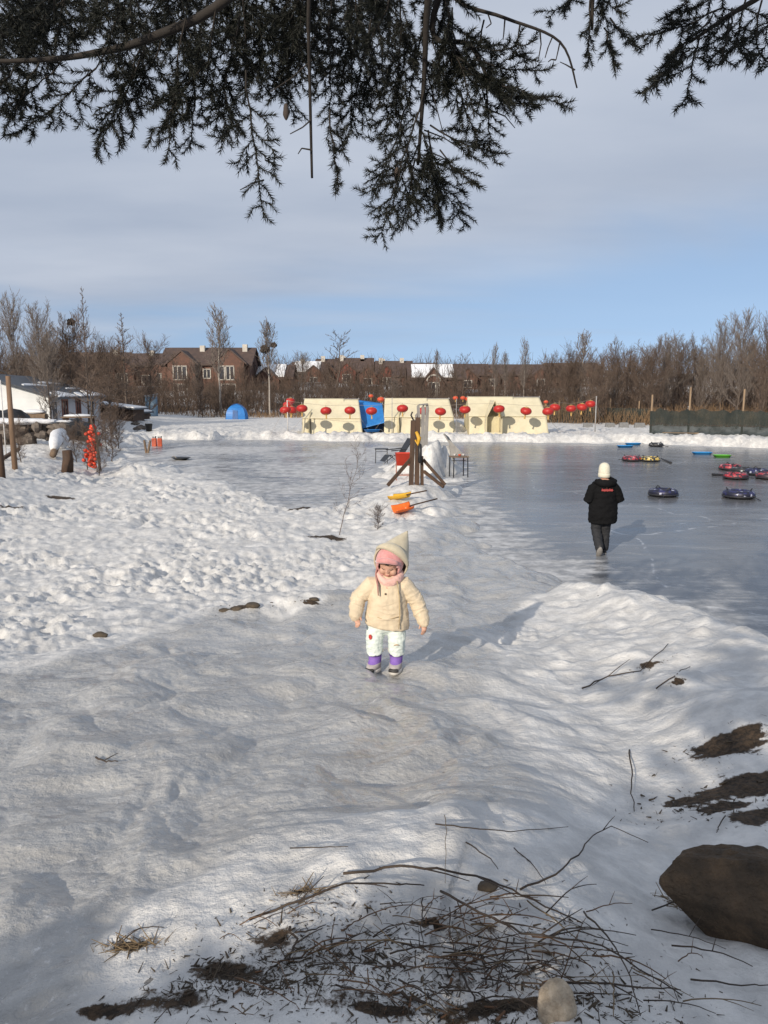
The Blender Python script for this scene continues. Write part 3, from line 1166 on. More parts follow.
def villa(name, px, ydist, ridge_py, w_, d_, eave, roofh, gables, label, group=None, wall=M_BRICK, wins=(), chim=(), snow=False, rz=0.0, roof=M_VROOF):
    p = at_y(px, 380, ydist)
    ridge = at_y(px, ridge_py, ydist).z
    base = ridge - roofh - eave
    root = empty(name, (p.x, p.y, base), rz)
    tag(root, label, 'house', group)
    MB().box((0, d_ / 2, eave / 2 - 1.5), (w_, d_, eave + 3 - .02)).prism([(-w_ / 2, .15, eave), (-w_ / 2, d_ / 2, eave + roofh - .4), (-w_ / 2, d_ - .15, eave)], (w_, 0, 0)).build('wall', wall, root)
    r_ = MB()
    gable_prism(r_, 0, d_ / 2, eave, w_, d_, roofh, 'x', .5)
    ro = r_.build('roof', roof, root)
    for (gx, gw, gh, ge) in gables:
        MB().box((gx, -.6, ge / 2 - 1.5), (gw, 1.6, ge + 3)).prism([(gx - gw / 2, -1.4, ge + .01), (gx, -1.4, ge + gh - .3), (gx + gw / 2, -1.4, ge + .01)], (0, 1.6, 0)).build('gable_bay', wall, root)
        q = MB()
        gable_prism(q, gx, d_ * .22 - .6, ge, gw, d_ * .44 + 1.0, gh, 'y', .45)
        q.build('gable_roof', roof, root)
    for (wx, wz, ww, wh, cols, dy) in wins:
        window(root, wx, dy, wz, ww, wh, cols=cols)
    for (cx_, cz) in chim:
        c = MB().box((cx_, d_ * .4, eave + roofh * .6 + cz / 2), (.8, .8, cz + roofh * .5)).build('chimney', M_TRIM, ro)
    if snow:
        s_ = MB()
        t = .12
        s_.prism([(-w_ / 2 + .2, -.3, eave + .12), (-w_ / 2 + .2, d_ / 2 - .3, eave + roofh - .02), (-w_ / 2 + .2, d_ / 2 - .3, eave + roofh + t), (-w_ / 2 + .2, -.3, eave + .12 + t + .06)], (w_ * .8, 0, 0))
        s_.build('roof_snow', M_RSNOW, ro)
    return root


_w = -1.40
villa('villa', 206, 128, 346, 14.6, 9, 5.6, 2.9, [(-3.6, 4.6, 2.2, 5.6), (4.2, 4.8, 2.4, 5.7)], 'large brown brick villa with two gables and white window bays',
      wins=[(-3.9, 4.1, 2.2, 2.2, 3, _w - .005), (2.9, 4.1, 1.0, 2.2, 1, _w - .005), (4.3, 4.1, 1.3, 2.2, 2, _w - .005), (-3.9, 1.6, 2.2, 1.4, 3, _w - .005), (4.0, 1.6, 2.3, 1.4, 3, _w - .005), (0.2, 4.0, 1.2, 1.5, 2, 0)],
      chim=[(-1.2, .7), (6.0, .9)])
villa('villa', 141, 142, 352, 16, 9, 5.8, 2.4, [(-3, 4.4, 2.0, 5.0), (4.5, 4.4, 2.0, 5.0)], 'brown villa half hidden by the bare larch, left of the largest villa',
      wins=[(-3, 3.4, 2.0, 1.8, 2, _w - .005), (4.5, 3.4, 2.2, 1.8, 3, _w - .005), (1.0, 3.2, 1.6, 1.6, 2, 0)], chim=[(-5.5, .8), (1.2, .8)])
villa('villa', 92, 150, 351, 12, 9, 5.8, 2.4, [(0, 4.4, 2.0, 5.0)], 'brown villa seen through the trees above the cottage', wins=[(0, 3.4, 2.0, 1.8, 2, _w - .005), (-4.2, 3.4, 1.6, 1.6, 2, 0)], chim=[(3.5, .8)])
villa('village_house', 272, 134, 364, 6.5, 8, 3.4, 2.3, [(-.8, 4.4, 2.2, 3.0)], 'small brown house with a snow-covered roof behind the nest birch', wins=[(-.8, 2.0, 1.2, 1.2, 2, _w - .005)], snow=True)
for (px, ridge, w_, lab, wl, sn) in ((335, 358, 7.4, 'brown row house with two pale chimneys, left end of the row above the left tent', M_BRICK, False),
                                      (354, 357, 7.0, 'reddish row house with a small attic window, second in the row above the left tent', M_REDW, False),
                                      (375, 361, 6.4, 'brown row house in the middle of the row above the gap between the tents', M_BRICK, False),
                                      (394, 360, 6.6, 'brown row house with pale chimneys, right end of the row above the middle tent', M_REDW, False)):
    villa('row_house', px, 150 + (px % 7), ridge, w_, 8, 3.8, 2.6, [(-1.4, 3.6, 1.9, 3.5)], lab, 'row houses on the hill', wl,
          wins=[(-1.4, 2.2, 1.6, 1.5, 2, _w - .005), (2.0, 2.2, 1.2, 1.2, 2, 0)], chim=[(-2.6, .9), (1.6, .9)], snow=sn)
villa('village_house', 309, 152, 361, 6.5, 8, 3.4, 2.2, [(1.0, 3.6, 1.8, 3.0)], 'low brown house left of the row houses with snow on its roof', wins=[(1.0, 1.8, 1.4, 1.2, 2, _w - .005)], chim=[(-1.5, .8)], snow=True)
v = villa('village_house', 437, 122, 364, 8.4, 8, 3.4, 2.2, [(-.6, 3.4, 2.5, 2.6)], 'dark roofed house with a tall arched white gable window', wins=[(-.6, 1.6, 1.7, 2.2, 3, _w - .005)], snow=True)
arch = [Vector((-.6 + 1.05 * math.cos(a), -1.47, 2.9 + .95 * math.sin(a))) for a in np.linspace(0, math.pi, 11)]
MB().tube(arch, .13, 6).build('arch_trim', M_TRIM, v)
villa('village_house', 415, 140, 362, 7.5, 8, 3.4, 2.4, [(.5, 3.6, 1.9, 3.0)], 'plain brown house between the row houses and the arched gable', wins=[(.5, 1.9, 1.4, 1.2, 2, _w - .005)], snow=False)
villa('long_house', 520, 140, 363.5, 17, 8, 3.4, 1.9, [(-5.5, 3.2, 1.6, 3.0), (3.5, 3.2, 1.6, 3.0)], 'long low house with a dark roof behind the right tent', wins=[(-5.5, 1.9, 1.4, 1.2, 2, _w - .005), (3.5, 1.9, 1.4, 1.2, 2, _w - .005)])
villa('village_house', 467, 138, 363, 7.5, 8, 3.4, 2.0, [(0, 3.4, 1.8, 2.8)], 'small dark house left of the long low house', wins=[(0, 1.7, 1.4, 1.2, 2, _w - .005)], snow=False)
villa('village_house', 575, 142, 362, 9, 8, 3.4, 1.8, [(2, 3.2, 1.6, 2.8)], 'dark house mostly hidden by the wood, right of the long low house', wins=[(2, 1.7, 1.4, 1.2, 2, _w - .005)])

# ================================================================== cream tents
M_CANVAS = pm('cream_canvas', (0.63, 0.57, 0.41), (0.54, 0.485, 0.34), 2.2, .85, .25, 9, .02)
M_CANV2 = pm('shaded_canvas_flap', (0.60, 0.53, 0.33), (0.46, 0.40, 0.26), 2.5, .85, .25, 9, .02)  # darker copy of the canvas, shade put into its tone
M_POLE = pm('grey_metal_pole', (0.38, 0.37, 0.36), (0.25, 0.25, 0.25), 12, .5, 0)
M_ROPE = pm('thin_rope', (0.35, 0.3, 0.24), None, 30, .9, 0)
M_DOORSHADE = pm('doorway_shade', (0.09, 0.075, 0.05), None, 5, .9, 0)  # near-black tone painted for the shade inside the tent


def canvas_sheet(c00, c10, c11, c01, nu=36, nv=14, sag=.05, seed=0, thick=.012):
    """a hanging sheet between four corners with wrinkles and a slight sag"""
    c00, c10, c11, c01 = map(np.array, (c00, c10, c11, c01))
    u, v = np.meshgrid(np.linspace(0, 1, nu), np.linspace(0, 1, nv))
    P = (c00 * ((1 - u) * (1 - v))[..., None] + c10 * (u * (1 - v))[..., None] + c11 * (u * v)[..., None] + c01 * ((1 - u) * v)[..., None])
    n = np.cross(c10 - c00, c01 - c00)
    n = n / np.linalg.norm(n)
    Lx = np.linalg.norm(c10 - c00)
    Ly = np.linalg.norm(c01 - c00)
    e = np.minimum(1, 6 * np.minimum(np.minimum(u, 1 - u), np.minimum(v, 1 - v)))
    off = -sag * np.sin(math.pi * u) * np.sin(math.pi * v)
    off = off + e * (.03 * fbm(u * Lx * 1.6, v * Ly * .9, seed, 3) + .018 * fbm((u * Lx + v * Ly * .6) * 3.2, v * Ly * .8, seed + 5, 2))
    P = P + n * off[..., None]
    P = np.concatenate([P.reshape(-1, 3), (P - n * thick).reshape(-1, 3)])
    i0 = (np.arange(nv - 1)[:, None] * nu + np.arange(nu - 1)[None, :]).ravel()
    Q = np.stack([i0, i0 + 1, i0 + nu + 1, i0 + nu], 1)
    N_ = nu * nv
    edge = np.concatenate([np.arange(nu), np.arange(1, nv) * nu + nu - 1, (nv - 1) * nu + np.arange(nu - 2, -1, -1), np.arange(nv - 2, 0, -1) * nu])
    e2 = np.roll(edge, -1)
    rim = np.stack([edge, edge + N_, e2 + N_, e2], 1)
    return np_mesh('sheet', P, np.concatenate([Q, Q[:, ::-1] + N_, rim]))


def tent(px0, px1, y, base_py, top_py, label, lean_r=.35, lean_l=.05, porch=None, flap=None, step=None, seed=0):
    a, b = at_y(px0, base_py, y), at_y(px1, base_py, y)
    z0 = a.z - .1
    H = at_y(px0, top_py, y).z - z0
    Lw = b.x - a.x
    root = empty('canvas_tent', (a.x, y, z0))
    tag(root, label, 'tent', 'cream canvas tents beyond the ice')
    hw = H * .50
    yw, yr = .22, 1.75
    l0, l1, l2 = 0, lean_l * .5, lean_l
    r0, r1, r2 = Lw, Lw - lean_r * .45, Lw - lean_r
    link('wall_canvas', canvas_sheet((l0, 0, 0), (r0, 0, 0), (r1, yw, hw), (l1, yw, hw), seed=seed), M_CANVAS, root, smooth=True)
    link('roof_canvas', canvas_sheet((l1 - .03, yw - .03, hw - .02), (r1 + .03, yw - .03, hw - .02), (r2, yr, H), (l2, yr, H), seed=seed + 11), M_CANVAS, root, smooth=True)
    link('roof_canvas', canvas_sheet((r1 + .03, 2 * yr - yw, hw - .02), (l1 - .03, 2 * yr - yw, hw - .02), (l2, yr + .005, H), (r2, yr + .005, H), seed=seed + 12), M_CANVAS, root, smooth=True)
    link('wall_canvas', canvas_sheet((r0, 2 * yr, 0), (l0, 2 * yr, 0), (l1, 2 * yr - yw, hw), (r1, 2 * yr - yw, hw), seed=seed + 13), M_CANVAS, root, smooth=True)
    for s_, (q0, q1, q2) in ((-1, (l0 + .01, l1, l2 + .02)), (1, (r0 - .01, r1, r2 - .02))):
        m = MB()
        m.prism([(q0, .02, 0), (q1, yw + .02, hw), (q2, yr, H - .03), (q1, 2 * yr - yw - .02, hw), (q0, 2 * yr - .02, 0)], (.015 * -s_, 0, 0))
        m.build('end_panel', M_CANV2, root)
    MB().tube([(l2 - .08, yr, H + .015), (r2 + .06, yr, H + .015)], .022, 6).build('ridge_pole', M_POLE, root)
    for xx in (l2, r2):
        MB().tube([(xx, yr, H), (xx, yr, H + .10)], .018, 6).build('pole_tip', M_POLE, root)
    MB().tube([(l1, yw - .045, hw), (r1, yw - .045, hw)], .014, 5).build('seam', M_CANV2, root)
    if step:
        sx = Lw * step
        link('top_flap', canvas_sheet((l2 + .02, yr - .42, H - .50), (sx, yr - .42, H - .50), (sx, yr - .02, H + .05), (l2 + .02, yr - .02, H + .05), nu=20, nv=6, seed=seed + 20, sag=.0), M_CANVAS, root, smooth=True)
    if flap is not None:
        fx = Lw * flap
        MB().prism([(fx, -.03, 0.0), (fx + .14, -.03, 0), (fx + .12, yw - .05, hw), (fx + .02, yw - .05, hw)], (0, -.02, 0)).build('door_shade', M_DOORSHADE, root)  # solid dark slab laid on the canvas in place of a shaded opening
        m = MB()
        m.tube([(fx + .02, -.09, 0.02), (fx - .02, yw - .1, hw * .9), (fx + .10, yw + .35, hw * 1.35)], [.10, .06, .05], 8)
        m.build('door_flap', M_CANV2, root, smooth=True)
        MB().tube([(fx - .42, -.10, 0), (fx - .42, -.10, H * .93)], .025, 6).build('pole', M_POLE, root)
    if porch:
        x0, w_, hp = Lw * porch, .98, H * .92
        d = -.75
        for (xa, xb) in ((x0, x0 + w_ / 2), (x0 + w_, x0 + w_ / 2)):
            link('porch_roof', canvas_sheet((xa, d, hw * .98), (xa, yw, hw * .98), (xb, yr * .75, hp), (xb, d, hp), nu=12, nv=8, seed=seed + int(xa * 9)), M_CANVAS, root, smooth=True)
            link('porch_wall', canvas_sheet((xa, d, 0), (xa, .02, 0), (xa, yw, hw * .98), (xa, d, hw * .98), nu=12, nv=8, seed=seed + 3), M_CANVAS, root, smooth=True)
            MB().tube([(xa, d - .02, 0), (xa, d - .02, hw), (xb, d - .02, hp)], .025, 6).build('porch_pole', M_CANV2, root)
        MB().box((x0 + w_ / 2, -.06, hw * .5), (w_ - .12, .02, hw)).build('door_shade', M_CANV2, root)  # solid panel in the shaded tone, standing for the dim inside of the porch
        MB().box((x0 + w_ / 2, d + .02, .12), (w_, .03, .24)).build('door_sill', M_CANVAS, root)
    MB().tube([(r1, yw, hw), (r1 + .9, -1.0, .05)], .008, 4).tube([(l1, yw, hw), (l1 - .9, -1.0, .05)], .008, 4).build('guy_rope', M_ROPE, root)
    return root


tent(301.5, 363, 50.3, 436, 399.5, 'cream canvas tent at the left end of the row, beside the blue dome shelter', flap=.12, step=.68, seed=1)
tent(384, 456, 50.0, 434, 399, 'cream canvas tent in the middle of the row, behind the grey post', flap=.20, step=.62, seed=4)
tent(469, 549, 49.6, 434, 397.5, 'cream canvas tent at the right end of the row, with a pointed porch', porch=.20, step=.60, seed=7)

# ------------------------------------------------------------------ blue shelters and cabin
M_BLUE = pm('blue_tarpaulin', (0.02, 0.19, 0.52), (0.015, 0.13, 0.40), 3, .5, .3, 7, .03)
M_BLUED = pm('deep_blue_tarpaulin', (0.012, 0.10, 0.30), (0.01, 0.06, 0.2), 3, .5, .3, 7, .03)


def dome(px, base_py, y, w_, h_, label, squash=.8, seed=0):
    p = at_y(px, base_py, y)
    z = gz(p.x, p.y)
    root = empty('dome_tent', (p.x, p.y, z - .05))
    tag(root, label, 'tent')
    rg = []
    for j in range(9):
        t = j / 8
        k = (1 - t ** 2.6) ** .55
        k = max(k, .02)
        ring = []
        for i in range(24):
            a = 2 * math.pi * i / 24
            q = max(abs(math.cos(a)), abs(math.sin(a))) ** -.65
            crease = 1 - .05 * abs(math.sin(2 * a)) * (1 - t)
            ring.append((w_ / 2 * k * q * math.cos(a) * crease, w_ / 2 * squash * k * q * math.sin(a) * crease, h_ * t))
        rg.append(ring)
    MB().rings(rg).build('canopy', M_BLUE, root)
    for k in range(2):
        pts = []
        for j in range(15):
            t = -1 + 2 * j / 14
            kk = (1 - abs(t)) if False else math.cos(t * math.pi / 2) ** .8
            a = math.pi / 4 + k * math.pi / 2
            pts.append((math.cos(a) * w_ / 2 * t * 1.27, math.sin(a) * w_ / 2 * squash * t * 1.27, h_ * max(0.0, (1 - min(1, abs(t)) ** 2.2)) ** .6 + .02))
        MB().tube(pts, .018, 6).build('pole', M_BLUED, root)
    m = MB()
    m.prism([(-.25 * w_ / 2, -w_ / 2 * squash - .02, .05), (.25 * w_ / 2, -w_ / 2 * squash - .02, .05), (.2 * w_ / 2, -w_ / 2 * squash * .92, h_ * .6), (-.2 * w_ / 2, -w_ / 2 * squash * .92, h_ * .6)], (0, -.01, 0))
    m.build('door_panel', M_BLUED, root)
    return root


dome(237, 419, 80, 2.35, 1.62, 'bright blue dome tent alone on the far snow between two birches')
# open blue shelter between the first two tents
p = at_y(371, 431, 51.8)
root = empty('tarp_shelter', (p.x, p.y, gz(p.x, p.y)))
tag(root, 'blue tarpaulin shelter squeezed between the left and middle tents', 'shelter')
link('canopy', canvas_sheet((-1.0, -.8, .25), (.95, -.8, .75), (.75, .9, 2.0), (-1.05, .9, 2.25), seed=31, sag=.12), M_BLUE, root, smooth=True)
link('side_sheet', canvas_sheet((-1.05, .92, 0), (.95, .92, 0), (.75, .92, 1.97), (-1.05, .92, 2.22), seed=32, sag=.05), M_BLUED, root, smooth=True)
MB().tube([(-1.05, .95, 0), (-1.05, .95, 2.3)], .03, 6).build('pole', M_POLE, root)
MB().tube([(.80, .95, 0), (.78, .95, 2.05)], .03, 6).build('pole', M_POLE, root)
p = at_y(372, 433, 47.2)
p.z = surf(p.x, p.y)
o = empty('sled_tray', p, .3)
tag(o, 'small blue plastic sled tray on the snow in front of the blue shelter', 'sled')
def tray(root, mat, L=1.0, W=.5, H=.14):
    rg = []
    for (k, z) in ((.8, 0), (1.0, H), (1.04, H), (.96, H - .005), (.76, .02)):
        rg.append([(L / 2 * k * math.copysign(abs(math.cos(a)) ** .45, math.cos(a)), W / 2 * k * math.copysign(abs(math.sin(a)) ** .45, math.sin(a)), z) for a in np.linspace(0, 2 * math.pi, 24, endpoint=False)])
    MB().rings(rg).build('tray', mat, root, smooth=True)
    pts = [(L / 2 * 1.0, -.12, H), (L / 2 + .18, 0, H * .5), (L / 2 * 1.0, .12, H)]
    MB().tube(pts, .012, 5).build('tow_cord', M_ROPE, root)
tray(o, M_BLUE)
M_CABIN = pm('faded_blue_panel', (0.17, 0.29, 0.42), (0.11, 0.2, 0.3), 4, .6, .1)
p = at_y(152, 417, 80)
root = empty('privy_cabin', (p.x, p.y, gz(p.x, p.y) - .05), .35)
tag(root, 'narrow faded blue privy cabin with a sloping roof at the edge of the thicket', 'cabin')
MB().box((0, 0, 1.0), (1.15, 1.2, 2.0)).build('wall', M_CABIN, root, bevel=.02)
MB().prism([(-.68, -.72, 2.08), (.68, -.72, 2.30), (.68, -.72, 2.36), (-.68, -.72, 2.14)], (0, 1.44, 0)).prism([(-.575, -.6, 2.0), (.575, -.6, 2.0), (.575, -.6, 2.27), (-.575, -.6, 2.09)], (0, 1.2, 0)).build('roof', pm('pale_cabin_roof', (.42, .44, .46)), root)
d_ = MB().box((.05, -.615, .98), (.75, .03, 1.78)).build('door', pm('pale_blue_door', (0.27, 0.38, 0.48)), root)
MB().box((.34, -.65, 1.0), (.04, .04, .14)).build('handle', M_POLE, d_)
for k in range(5):
    pass

# ------------------------------------------------------------------ red lanterns on their line
M_RED = pm('red_lantern_silk', (0.46, 0.02, 0.013), (0.33, 0.013, 0.010), 6, .5, .1)
M_ORG = pm('orange_lantern_silk', (0.58, 0.085, 0.025), (0.45, 0.05, 0.02), 6, .5, .1)
M_GOLD = pm('gold_fringe', (0.55, 0.36, 0.12), (0.4, 0.24, 0.07), 20, .6, .1)


def lantern(label, mat, group):
    root = empty('lantern', (0, 0, 0))
    tag(root, label, 'lantern', group)
    ribs = 16
    rg = []
    for j in range(11):
        th = math.pi * (.12 + .76 * j / 10)
        rg.append([(.36 * math.sin(th) ** .8 * (1 - .035 * (i % 2)) * math.cos(2 * math.pi * i / (2 * ribs)), .36 * math.sin(th) ** .8 * (1 - .035 * (i % 2)) * math.sin(2 * math.pi * i / (2 * ribs)), .235 * math.cos(th)) for i in range(2 * ribs)])
    MB().rings(rg).build('shade', mat, root, smooth=True)
    for s_ in (1, -1):
        MB().tube([(0, 0, s_ * .205), (0, 0, s_ * .235), (0, 0, s_ * .25)], [.135, .14, .10], 14).build('cap', M_GOLD, root)
    MB().tube([(0, 0, .25), (0, 0, .34)], .012, 6).build('hook', M_ROPE, root)
    MB().tube([(0, 0, -.25), (0, 0, -.30), (0, 0, -.36), (0, 0, -.50)], [.018, .05, .045, .055], 8).build('tassel', M_GOLD, root)
    return root


G1 = 'red lanterns on the line in front of the tents'
Lred = lantern('', M_RED, G1)
Lorg = lantern('', M_ORG, 'orange lanterns hanging behind the tents')
LN = [(302, 408.5, 48, 'red lantern at the left corner of the left tent'), (326, 411, 48, 'red lantern in front of the middle of the left tent'),
      (350, 410.5, 48, 'red lantern in front of the right end of the left tent'), (371.5, 411, 48, 'red lantern in front of the blue tarpaulin shelter'),
      (402.5, 408.5, 48, 'red lantern by the door flap of the middle tent'), (423.5, 411, 48, 'red lantern half hidden by the grey post'),
      (440.5, 411.5, 48, 'red lantern in front of the right end of the middle tent'), (465, 409.5, 48, 'red lantern in the gap between the middle and right tents'),
      (499, 409, 48, 'red lantern right of the pointed porch'), (526, 411, 48, 'red lantern in front of the right half of the right tent'),
      (548, 411.5, 47.5, 'red lantern at the right corner of the right tent'), (555, 407.5, 50.5, 'red lantern just beyond the corner of the right tent'),
      (571, 408.5, 53, 'red lantern alone in the middle of the run right of the tents'), (582, 407, 51, 'large red lantern left of the thin end pole'), (590.5, 404, 52, 'highest red lantern right beside the thin end pole'),
      (285.5, 410, 48, 'red lantern lowest in the cluster left of the tents'), (291.5, 410, 50, 'red lantern at the right of the cluster left of the tents'), (288, 405, 54, 'red lantern in the middle of the cluster left of the tents'), (290.5, 401, 60, 'farthest and topmost red lantern of the cluster left of the tents')]
posl = []
for i, (px, py, y, lab) in enumerate(LN):
    o = Lred if i == 0 else copy_tree(Lred)
    o.location = at_y(px, py, y)
    o.rotation_euler = (random.gauss(0, .10), random.gauss(0, .13), random.uniform(0, 6))
    o['label'] = lab
    posl.append(o.location.copy())
for i, (px, py, y, s_, lab) in enumerate(((371, 396, 60, .55, 'small orange-red lantern above the blue shelter'), (381, 399.5, 58, .8, 'orange lantern left of the middle tent top'), (455.5, 398, 60, .6, 'left one of the three orange lanterns behind the gap of the tents'),
                                     (463, 398, 60, .6, 'middle one of the three orange lanterns behind the gap of the tents'), (468, 399, 60, .65, 'right one of the three orange lanterns behind the gap of the tents'), (546, 402, 56, .5, 'small orange lantern peeping over the right end of the right tent'))):
    o = Lorg if i == 0 else copy_tree(Lorg)
    o.location = at_y(px, py, y)
    o.scale = (s_,) * 3
    o['label'] = lab
# poles and wire
def pole(px, base_py, top_py, y, r, mat, label, name='lantern_pole', rope=None):
    a, b = at_y(px, base_py, y), at_y(px, top_py, y)
    z = surf(a.x, a.y) - .05
    root = empty(name, (a.x, a.y, z))
    tag(root, label, 'pole')
    MB().tube([(0, 0, 0), (0, 0, b.z - z)], [r, r * .85], 8).build('shaft', mat, root, smooth=True)
    MB().ell((0, 0, b.z - z), r * 1.4, nu=8, nv=6).build('cap', mat, root, smooth=True)
    return b


M_WPOLE = pm('white_pole', (0.62, 0.6, 0.58), None, 6, .6, 0)
pa = pole(288, 440, 401, 47.8, .035, M_WPOLE, 'thin white pole at the left end of the lantern line')
pb_ = pole(595, 431, 397, 51.5, .04, M_POLE, 'thin grey pole at the right end of the lantern line')
pc = pole(392, 437, 398, 49.0, .02, M_POLE, 'thin pole by the door flap of the middle tent')
pd_ = pole(456, 434, 399, 49.0, .02, M_POLE, 'thin pole in the gap right of the middle tent')
chain = [pa] + [q + Vector((0, 0, .34)) for q in posl[:11]] + [posl[11] + Vector((0, 0, .34)), posl[12] + Vector((0, 0, .34)), posl[13] + Vector((0, 0, .34)), posl[14] + Vector((0, 0, .34)), pb_]
tag(MB().tube(chain, .008, 4).build('lantern_wire', M_ROPE), 'thin wire carrying the red lanterns past the tents', 'wire')
back = [pa, posl[15] + Vector((0, 0, .34)), posl[16] + Vector((0, 0, .34)), posl[17] + Vector((0, 0, .34)), posl[18] + Vector((0, 0, .34)), at_y(291, 398, 66)]
tag(MB().tube(back, .008, 4).build('lantern_wire', M_ROPE), 'thin wire running away from the left pole with the lantern cluster', 'wire')
for (x0, x1) in ((288, 268), (595, 607)):
    a, b = at_y(x0, 403, 47.9), on(x1, 440 if x0 < 300 else 425)
    tag(MB().tube([a, b], .008, 4).build('guy_rope', M_ROPE), 'guy rope slanting down from the ' + ('left' if x0 < 300 else 'right') + ' lantern pole', 'rope')

# ------------------------------------------------------------------ dark netting fence
def netmat(name, fac):
    m = bpy.data.materials.new(name)
    T, N, L = nt(m)
    pb = N['Principled BSDF']
    pb.inputs['Roughness'].default_value = .8
    tc = N.new('ShaderNodeTexCoord')
    n = N.new('ShaderNodeTexNoise')
    n.inputs['Scale'].default_value = 1.2
    n.inputs['Detail'].default_value = 5
    L.new(tc.outputs['Object'], n.inputs['Vector'])
    r_ = ramp(N, [(.3, (.005, .010, .009)), (.7, (.018, .028, .025))])
    L.new(n.outputs['Fac'], r_.inputs[0])
    L.new(r_.outputs[0], pb.inputs['Base Color'])
    mr = N.new('ShaderNodeMapRange')
    mr.inputs['From Min'].default_value = .3
    mr.inputs['From Max'].default_value = .75
    mr.inputs['To Min'].default_value = fac + .1
    mr.inputs['To Max'].default_value = fac - .2
    L.new(n.outputs['Fac'], mr.inputs[0])
    L.new(mr.outputs[0], pb.inputs['Alpha'])
    return m


M_NET = netmat('dark_green_netting', .9)
M_FPOST = pm('raw_timber_post', (0.30, 0.21, 0.13), (0.19, 0.13, 0.08), 6, .85, .2, stretch=(1, 1, .2))


def net_fence(pts, h, label, post_px, seed):
    root = empty('netting_fence', pts[0])
    o_ = Vector(pts[0])
    tag(root, label, 'fence')
    n = 60
    P = []
    for i in range(len(pts) - 1):
        a, b = Vector(pts[i]), Vector(pts[i + 1])
        for k in range(n):
            P.append(a.lerp(b, k / n))
    P.append(Vector(pts[-1]))
    V, Fq = [], []
    for i, q in enumerate(P):
        z0 = gz(q.x, q.y)
        for j in range(6):
            t = j / 5
            dz = h * t * (1 + (.05 * float(perlin(i * .13, seed)) if j == 5 else 0))
            V.append((q.x - o_.x, q.y - o_.y + .10 * float(perlin(i * .17 + .3, t * 2 + seed)), z0 + dz - o_.z))
    for i in range(len(P) - 1):
        for j in range(5):
            a = i * 6 + j
            Fq.append((a, a + 6, a + 7, a + 1))
    link('netting', np_mesh('netting', np.array(V), np.array(Fq)), M_NET, root, smooth=True)
    top = [Vector(V[i * 6 + 5]) for i in range(0, len(P), 3)]
    MB().tube(top, .012, 4).build('top_cord', M_DARKTW, root)
    MB().tube([Vector(V[i * 6 + 2]) for i in range(0, len(P), 3)], .02, 4).build('rail', M_DARKTW, root)
    for (q, hh) in post_px:
        MB().tube([(q.x - o_.x, q.y - o_.y + .14, gz(q.x, q.y) - o_.z - .1), (q.x - o_.x, q.y - o_.y + .14, gz(q.x, q.y) - o_.z + hh)], [.07, .06], 7).build('post', M_FPOST, root, smooth=True)
    return root


def gp(px, y):
    q = at_y(px, 400, y)
    q.z = gz(q.x, q.y)
    return q


net_fence([gp(651, 50), gp(700, 49), gp(768, 47.5), gp(830, 46)], 1.55, 'dark green netting fence on timber posts at the right, behind the pushed-up snow',
          [(gp(653, 50), 2.6), (gp(691, 49.2), 3.0), (gp(745, 48.2), 2.9), (gp(800, 47), 2.9)], 2)
net_fence([gp(548, 70), gp(600, 69), gp(650, 66)], 1.35, 'low dark netting fence farther back, right of the tents', [(gp(611, 68.6), 2.2), (gp(560, 69.5), 2.0), (gp(640, 67), 2.0)], 5)
for i, (px, w_) in enumerate(((589, .8), (611, .8), (625, .8), (641, .9))):
    q = gp(px, 60)
    tag(MB().box((q.x, q.y, q.z + .12), (w_, .35, .5), top=.8).build('kerb_block', pm('grey_concrete_block', (.2, .2, .2)), bevel=.03),
        'grey concrete block half buried in snow before the low netting', 'block', 'concrete blocks in the snow right of the tents')
q = on(672, 433.5)
q2 = on(690, 433.5)
tag(MB().beam(on(664, 433.6, .04), on(697, 434.2, .05), .22, .05).build('loose_plank', M_FPOST), 'long brown plank lying on the snow bank below the netting fence', 'plank')

# ================================================================== the white cottage on the left
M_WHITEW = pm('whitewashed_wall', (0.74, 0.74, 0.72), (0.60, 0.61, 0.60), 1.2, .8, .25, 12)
M_SHADEW = pm('shade_toned_wall', (0.60, 0.60, 0.62), (0.48, 0.48, 0.50), 1.2, .8, .2, 12)  # the white wall again, with the shade of that side put into the colour
M_DROOF = pm('dark_sheet_roof', (0.05, 0.06, 0.075), (0.03, 0.036, 0.045), 2, .5, .15)
M_DOOR = pm('dark_door', (0.05, 0.045, 0.045), None, 4, .6, .1)
M_PINKF = pm('faded_red_frame', (0.36, 0.16, 0.11), (0.26, 0.11, 0.08), 6, .7, .1)
M_WOOD = pm('weathered_wood', (0.21, 0.145, 0.095), (0.11, 0.075, 0.05), 7, .85, .35, 30, .01, stretch=(1, 1, .2))
M_DWOOD = pm('dark_brown_wood', (0.085, 0.046, 0.026), (0.038, 0.022, 0.014), 7, .8, .35, 30, .01, stretch=(1, 1, .2))
M_GWOOD = pm('silver_grey_wood', (0.30, 0.285, 0.265), (0.17, 0.16, 0.15), 7, .9, .4, 30, .012, stretch=(1, 1, .15))
M_BLACK = pm('black_plastic', (0.018, 0.018, 0.02), (0.01, 0.01, 0.011), 8, .45, .1)
M_SNOWT = pm('settled_snow', (0.74, 0.74, 0.75), (0.58, 0.58, 0.60), 5, .65, .4, 14, .04)

